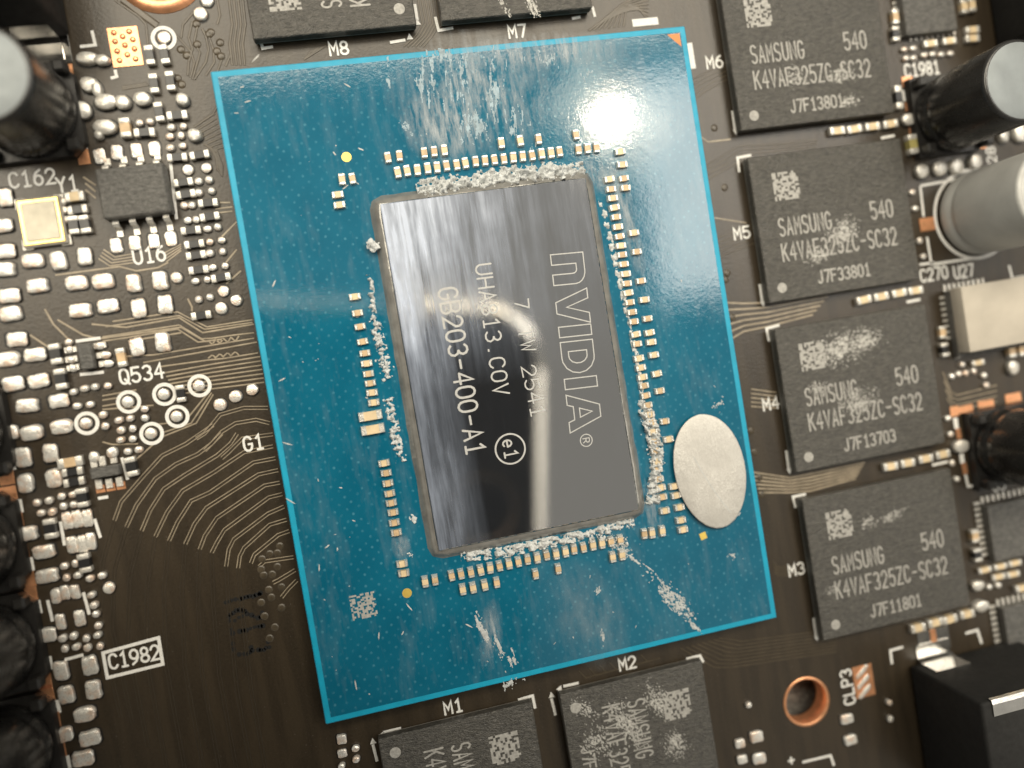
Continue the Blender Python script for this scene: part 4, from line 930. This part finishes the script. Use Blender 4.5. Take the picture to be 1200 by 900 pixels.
def residue(name, label, items, mat='paste', film=()):
    link(name, crumb_mesh(name, items, mat), label=label, kind='stuff', category='residue')
from mathutils import noise as mnoise
def patch(spots, z, mat, cell=0.065, thick=0.025):
    """dried residue: connected streaky islands cut from a fine grid; spots = (px, py, length, width, angle, cover, streak, grain, seed)"""
    V = []; Fc = []
    for (px, py, L, W, ang, cover, streak, grain, seed) in spots:
        c = B(px, py, z); a = math.radians(ang); ca, sa = math.cos(a), math.sin(a); nu, nv = max(4, int(L / cell)), max(4, int(W / cell)); idx = {}
        def val(u, v):
            e = (2 * u / L) ** 2 + (2 * v / W) ** 2
            n = mnoise.fractal(Vector((u * grain * 1.9 / streak, v * grain * 1.9, seed * 7.3)), 0.45, 2.1, 4) * 0.95 + 0.35 * mnoise.noise(Vector((u * grain * 0.25, v * grain * 0.3, seed + 3.1)))
            return n + cover - 0.12 - 1.05 * max(0.0, e) ** 0.8
        def vert(i, j):
            if (i, j) not in idx:
                u, v = -L / 2 + L * i / nu, -W / 2 + W * j / nv; h = min(1.0, max(0.0, val(u, v) * 1.6)); jx, jy = (mnoise.noise(Vector((i * 1.7, j * 1.3, seed))) * 0.03, mnoise.noise(Vector((i * 1.1, j * 1.9, seed + 5))) * 0.03)
                idx[(i, j)] = len(V); V.append((c.x + (u + jx) * ca - (v + jy) * sa, c.y + (u + jx) * sa + (v + jy) * ca, z + 0.004 + 0.0012 * (seed % 7) + thick * h))
            return idx[(i, j)]
        for i in range(nu):
            for j in range(nv):
                u, v = -L / 2 + L * (i + .5) / nu, -W / 2 + W * (j + .5) / nv
                if val(u, v) > 0: Fc.append((vert(i, j), vert(i + 1, j), vert(i + 1, j + 1), vert(i, j + 1)))
    return mesh('residue', V, Fc, mat)
def ridge(path, width, height, z, seed, mat='paste', cell=0.07, z_in=None):
    """crusted bead of paste along a line, its height broken up by noise so that it dips under the surface in places"""
    P = [B(*p, z) for p in path]; V = []; Fc = []; rows = []
    for a, b in zip(P, P[1:]):
        n = max(2, int((b - a).length / cell)); rows += [(a.lerp(b, k / n), (b - a).normalized()) for k in range(n)]
    m = max(6, int(width / cell))
    for i, (p, d) in enumerate(rows):
        wv = 0.75 + 0.7 * mnoise.noise(Vector((i * cell * 0.45, seed * 3.3, 0)))
        for j in range(m + 1):
            t = -1 + 2 * j / m; off = t * width / 2
            n = mnoise.fractal(Vector((i * cell * 2.3, off * 2.6, seed)), 0.6, 2.0, 4); g = mnoise.fractal(Vector((i * cell * 7, off * 7, seed + 9)), 0.6, 2.0, 3)
            tp = min(1.0, min(i, len(rows) - 1 - i) * cell / 1.2)
            hgt = height * ((1 - abs(t / max(0.25, wv)) ** 2) * 0.30 + 1.15 * n + 0.42 * g - 0.25 * (1 - tp)) - 0.01
            zb = z if z_in is None else z_in + (z - z_in) * (t + 1) / 2
            V.append((p.x - d.y * off, p.y + d.x * off, zb + max(-0.35, hgt)))
    for i in range(len(rows) - 1):
        for j in range(m): Fc.append((i * (m + 1) + j, (i + 1) * (m + 1) + j, (i + 1) * (m + 1) + j + 1, i * (m + 1) + j + 1))
    return mesh('ridge', V, Fc, mat, smooth=True)
def flakes(center, length, width, ang, n, z, s0, s1, seed, spread=0.5):
    """thin scraped flakes: small irregular chips lying flat, streaked along the wipe direction"""
    rnd = random.Random(seed); out = []; ca, sa = math.cos(ang), math.sin(ang); c = B(*center, z)
    for k in range(n):
        u = rnd.gauss(0, 0.5) * length / 2; v = rnd.gauss(0, 0.5) * width / 2
        s = s0 + (s1 - s0) * rnd.random() ** 3; l = s * rnd.uniform(1.2, 3.2); a = ang + rnd.uniform(-0.35, 0.35)
        out.append((c.x + u * ca - v * sa, c.y + u * sa + v * ca, z + 0.004 + 0.0006 * (k % 23), s, l, a))
    return out
def flake_mesh(items, mat, seed=0):
    V = []; Fc = []; rnd = random.Random(seed)
    for x, y, z, s, l, a in items:
        b = len(V); ca, sa = math.cos(a), math.sin(a); m = 6; base = rnd.random()
        for k in range(m):
            t = 2 * math.pi * (k + rnd.uniform(-.3, .3)) / m; px, py = l * 0.5 * math.cos(t) * rnd.uniform(.6, 1.1), s * 0.5 * math.sin(t) * rnd.uniform(.6, 1.1)
            V.append((x + px * ca - py * sa, y + px * sa + py * ca, z))
        V.append((x, y, z + 0.012)); Fc += [(b + k, b + (k + 1) % m, b + m) for k in range(m)]
    return mesh('flakes', V, Fc, mat)
DEG = math.radians
def stuff(name, me, label): link(name, me, label=label, kind='stuff', category='residue')
stuff('paste_residue', ridge([(488,223),(530,216),(580,209),(630,203),(684,199)], 1.6, 0.52, ZS - 0.04, 1, 'paste', 0.07, ZD - 0.22), 'crusted grey white paste along the upper edge of the die')
stuff('paste_residue', ridge([(432,322),(437,360),(444,398),(452,430),(452,446)], 0.95, 0.46, ZS, 2), 'crusted white paste left of the die beside the upper capacitor column')
stuff('paste_residue', ridge([(455,466),(461,500),(471,542)], 0.90, 0.40, ZS, 3), 'thin white paste left of the die beside the two wide capacitors')
stuff('paste_residue', ridge([(540,652),(590,647),(640,636),(690,626),(744,611)], 0.85, 0.38, ZS + 0.06, 4), 'flaky white paste along the lower edge of the die')
stuff('paste_residue', ridge([(752,468),(762,500),(770,530),(768,560),(764,592)], 1.15, 0.55, ZS + 0.12, 5), 'white paste caught among the capacitors right of the die')
stuff('paste_residue', ridge([(704,235),(718,295),(732,355),(745,415),(752,465)], 0.45, 0.20, ZS, 6), 'thin line of paste right of the upper half of the die')
stuff('paste_lump', crumb_mesh('lump', along([(433,284),(441,292)], 60, 0.35, ZS + 0.4, 0.08, 0.24, 0.8, 5, 0.4)), 'white lump of paste on the upper left side of the die')
stuff('paste_crumbs', crumb_mesh('crumbs', along([(447,420),(453,446)], 50, 0.45, ZS, 0.03, 0.13, 0.6, 3, 0.35) + along([(482,604),(487,612)], 24, 0.25, ZS, 0.04, 0.14, 0.5, 6) + along([(478,648),(484,654)], 12, 0.2, ZS, 0.03, 0.09, 0.5, 7) + along([(690,628),(735,636)], 70, 0.5, ZS + .1, 0.03, 0.12, 0.5, 9, 0.3) + along([(755,490),(772,560)], 70, 0.5, ZS + .2, 0.03, 0.12, 0.6, 10, 0.3)), 'loose white crumbs of paste round the die')
U = [(455,90,5.0,0.5,84,0.30,6,2.4,1),(500,95,6.0,3.0,84,0.02,5,1.9,2),(535,92,7.5,3.4,84,0.10,6,1.7,3),(578,100,7.5,3.6,84,0.12,6,1.7,4),(556,142,5.0,3.4,82,0.10,5,1.9,5),(606,140,5.5,2.6,86,0.02,5,1.9,6),(478,150,1.7,0.9,-60,0.45,2,2.6,7),(525,66,1.5,5.0,84,0.20,3,2.0,8),(640,68,2.2,8.0,86,-0.02,4,2.0,9),(690,90,3.5,3.0,80,-0.10,4,2.0,10),(620,175,2.5,2.0,80,-0.05,3,2.2,11)]
stuff('paste_smear', patch([q[:5] + (q[5] - 0.10,) + q[6:] for q in U], ZS, 'thin_smear'), 'streaky pale paste wiped over the upper part of the blue package')
U = [(790,703,5.6,1.7,-56,0.50,2.2,3.4,1),(752,662,4.2,0.5,-46,0.30,4,3.0,2),(728,640,3.0,1.4,-48,0.35,2,3.2,3),(815,735,1.8,0.5,-50,0.40,3,3.0,4),(567,740,4.2,0.75,-76,0.42,5,2.0,5),(583,758,3.0,0.65,-74,0.42,5,2.0,6),(603,778,2.8,2.0,-82,0.0,4,2.0,7),(706,748,2.6,0.5,86,0.10,4,2.4,8),(700,690,2.2,1.4,72,-0.05,3,2.4,9),(858,652,1.3,0.9,20,0.15,2,3.0,10),(842,472,1.8,0.9,28,0.15,2,3.0,11),(600,800,1.2,4.0,-80,0.05,2,2.4,12)]
stuff('paste_smear', patch(U, ZS, 'smear'), 'scraped pale paste on the lower part of the blue package')
rnd = random.Random(9); it = []
for k in range(80):
    x, y = rnd.uniform(-PW / 2 + 1, PW / 2 - 1), rnd.uniform(-PD / 2 + 1, PD / 2 - 1)
    if abs(x) < DW / 2 + 1.2 and abs(y) < DD / 2 + 1.2: continue
    s = rnd.uniform(0.03, 0.12); it.append((x, y, ZS + 0.004 + 0.0005 * (k % 20), s, s * rnd.uniform(1, 5), rnd.random() * 6.28))
for x, y, l, a in [(321,332,0.9,60),(290,119,0.7,10),(300,68,0.9,40),(405,219,0.9,30),(337,520,0.8,-25),(340,587,0.9,-40),(480,712,0.9,-60),(444,745,0.9,80),(417,803,1.1,90),(374,665,0.6,80),(384,640,.5,30),(407,100,.6,-40),(392,180,.5,-60),(423,175,.6,-30),(549,733,0.8,-40),(330,445,.6,20)]:
    p = B(x, y, ZS); it.append((p.x, p.y, ZS + 0.012, 0.12, l, DEG(a)))
link('lint_specks', flake_mesh(it, 'flake', 2), label='specks of lint and dust strewn over the blue package', kind='stuff', category='dust')
# pale powder smeared over the memory markings
for k, spots in {'M6': [(985,88,3.6,1.9,8,-0.02,2.4,3.6,1),(995,118,3.0,1.3,8,0.0,2.4,3.6,2),(930,90,4.0,2.5,8,-0.25,2.4,3.4,3)], 'M5': [(988,272,4.0,3.0,20,0.10,2.0,3.6,1),(960,298,3.6,2.0,8,-0.06,2.2,3.6,2)],
                 'M4': [(985,408,6.0,3.4,8,0.14,2.2,3.4,1),(1015,398,3.8,2.6,8,0.06,2.2,3.4,2),(1005,470,5.0,3.0,8,-0.02,2.2,3.4,3),(960,455,2.6,1.8,8,-0.08,2.2,3.4,4)],
                 'M3': [(1046,604,3.4,1.3,10,0.0,2.2,3.4,1),(1018,612,3.0,1.6,8,-0.18,2.2,3.4,2),(975,690,3.0,1.2,8,-0.22,2.2,3.4,3)],
                 'M2': [(683,830,3.6,1.5,-40,0.02,2.4,3.4,1),(735,848,6.0,2.4,-62,0.10,2.4,3.2,2),(772,822,4.6,2.6,-60,0.06,2.4,3.2,3),(792,872,3.2,2.8,-62,0.06,2.4,3.4,4),(700,870,5,4,-60,-0.18,2.4,3.4,5)], 'M7': [(590,6,3.0,0.7,-70,0.10,3,3,1),(625,10,2.2,1.0,-70,0.15,3,3,2)]}.items():
    stuff('powder_smear', patch([(a, b, L, W, g, cv + 0.22, sk, gr * 1.5, sd) for a, b, L, W, g, cv, sk, gr, sd in spots], ZM, 'powder', 0.055, 0.010), f'pale powder smeared over the letters of memory chip {k}')
# translucent wiped films: thin flat skins
def film(px, py, rx, ry, ang, z, mat, label):
    V = [(0, 0, 0)]; Fc = []; n = 28; rnd = random.Random(int(px * 7 + py))
    for k in range(n):
        a = 2 * math.pi * k / n; r = rnd.uniform(0.9, 1.0); V.append((r * math.cos(a), r * math.sin(a), 0))
    for k in range(n): Fc.append((0, 1 + k, 1 + (k + 1) % n))
    p = B(px, py, z); link('wiped_film', mesh('film', V, Fc, mat), p, DEG(ang), (rx, ry, 1), label=label, kind='stuff', category='residue')
for k, (x, y, rx, ry, a, m) in enumerate([(555,110,7.0,5.2,-6,'film'),(520,150,3.6,3.2,-6,'film'),(640,60,7.5,1.6,-2,'film'),(575,745,1.0,3.0,-14,'film'),(735,255,0.9,5.5,5,'film'),(730,540,1.5,7,6,'film'),(690,720,3.2,5.2,20,'film_soft'),(762,590,1.0,3.2,6,'film'),(700,205,2.4,1.4,-30,'film'),(470,640,0.8,1.2,0,'film')]):
    film(x, y, rx, ry, a, ZS + 0.006 + 0.003 * k, m, 'thin whitish wiped film on the blue package near the ' + ['upper edge', 'upper capacitor row', 'top border', 'lower middle', 'upper right of the die', 'lower right of the die', 'lower right capacitors', 'oval sticker', 'upper right die corner', 'lower left die corner'][k])

# ------------------------------------------------------------------ the photographer's phone, seen mirrored in the die
M = Matrix.Translation(CAM) @ RC2W.to_4x4()
ph = bpy.data.objects.new('smartphone', None); COL.objects.link(ph); ph.matrix_world = M
ph['label'] = 'dark smartphone held above, seen mirrored in the die'; ph['category'] = 'smartphone'
simple('phone_back', (0.085, 0.085, 0.088), 0.3, 0.0, 0.08, 0.2)
simple('phone_glass', (0.075, 0.077, 0.08), 0.12, 0, 0.1, 0.2)
simple('phone_metal', (0.92, 0.87, 0.76), 0.16, 1.0, 0.05, 0.2)
def rrect(x0, x1, y0, y1, r, n=8):
    out = []
    for cx, cy, a0 in ((x1 - r, y1 - r, 0), (x0 + r, y1 - r, 90), (x0 + r, y0 + r, 180), (x1 - r, y0 + r, 270)):
        for k in range(n + 1): a = math.radians(a0 + 90 * k / n); out.append((cx + r * math.cos(a), cy + r * math.sin(a)))
    return out
def stack(rings, mats, fm, cap0=True, cap1=True):
    V = []; Fc = []; fms = []; n = len(rings[0][0])
    for pts, z in rings: V += [(x, y, z) for x, y in pts]
    for i in range(len(rings) - 1):
        for k in range(n): Fc.append((i * n + k, i * n + (k + 1) % n, (i + 1) * n + (k + 1) % n, (i + 1) * n + k)); fms.append(fm[i])
    if cap0: Fc.append(tuple(range(n))[::-1]); fms.append(fm[-2])
    if cap1: Fc.append(tuple(range((len(rings) - 1) * n, len(rings) * n))); fms.append(fm[-1])
    return mesh('slab', V, Fc, mats, fms)
X0, X1, Y0, Y1 = -48.0, 27.4, -136.0, 12.0
RG = [(rrect(X0 + 2.4, X1 - 2.4, Y0 + 2.4, Y1 - 0.9, 9.0), 1.3), (rrect(X0 + 0.15, X1 - 0.15, Y0 + 0.15, Y1 - 0.15, 10.4), 3.85), (rrect(X0, X1, Y0, Y1, 10.5), 4.7), (rrect(X0, X1, Y0, Y1, 10.5), 10.0), (rrect(X0 + 1, X1 - 1, Y0 + 1, Y1 - 1, 9.6), 11.0)]
link('body', stack(RG, ['phone_back', 'phone_metal'], [1, 1, 1, 0, 0, 0]), parent=ph)
for x, y, r_ in ((16, -20, 5.6), (0, -32, 5.6), (-16, -18, 5.6)):
    cir = lambda q: [(x + q * math.cos(2 * math.pi * k / 40), y + q * math.sin(2 * math.pi * k / 40)) for k in range(40)]
    ln_ = link('lens', stack([(cir(r_ - 0.7), 0.75), (cir(r_ - 0.3), 0.7), (cir(r_), 1.35)], ['phone_glass', 'phone_metal'], [1, 1, 0, 0], True, False), parent=ph)
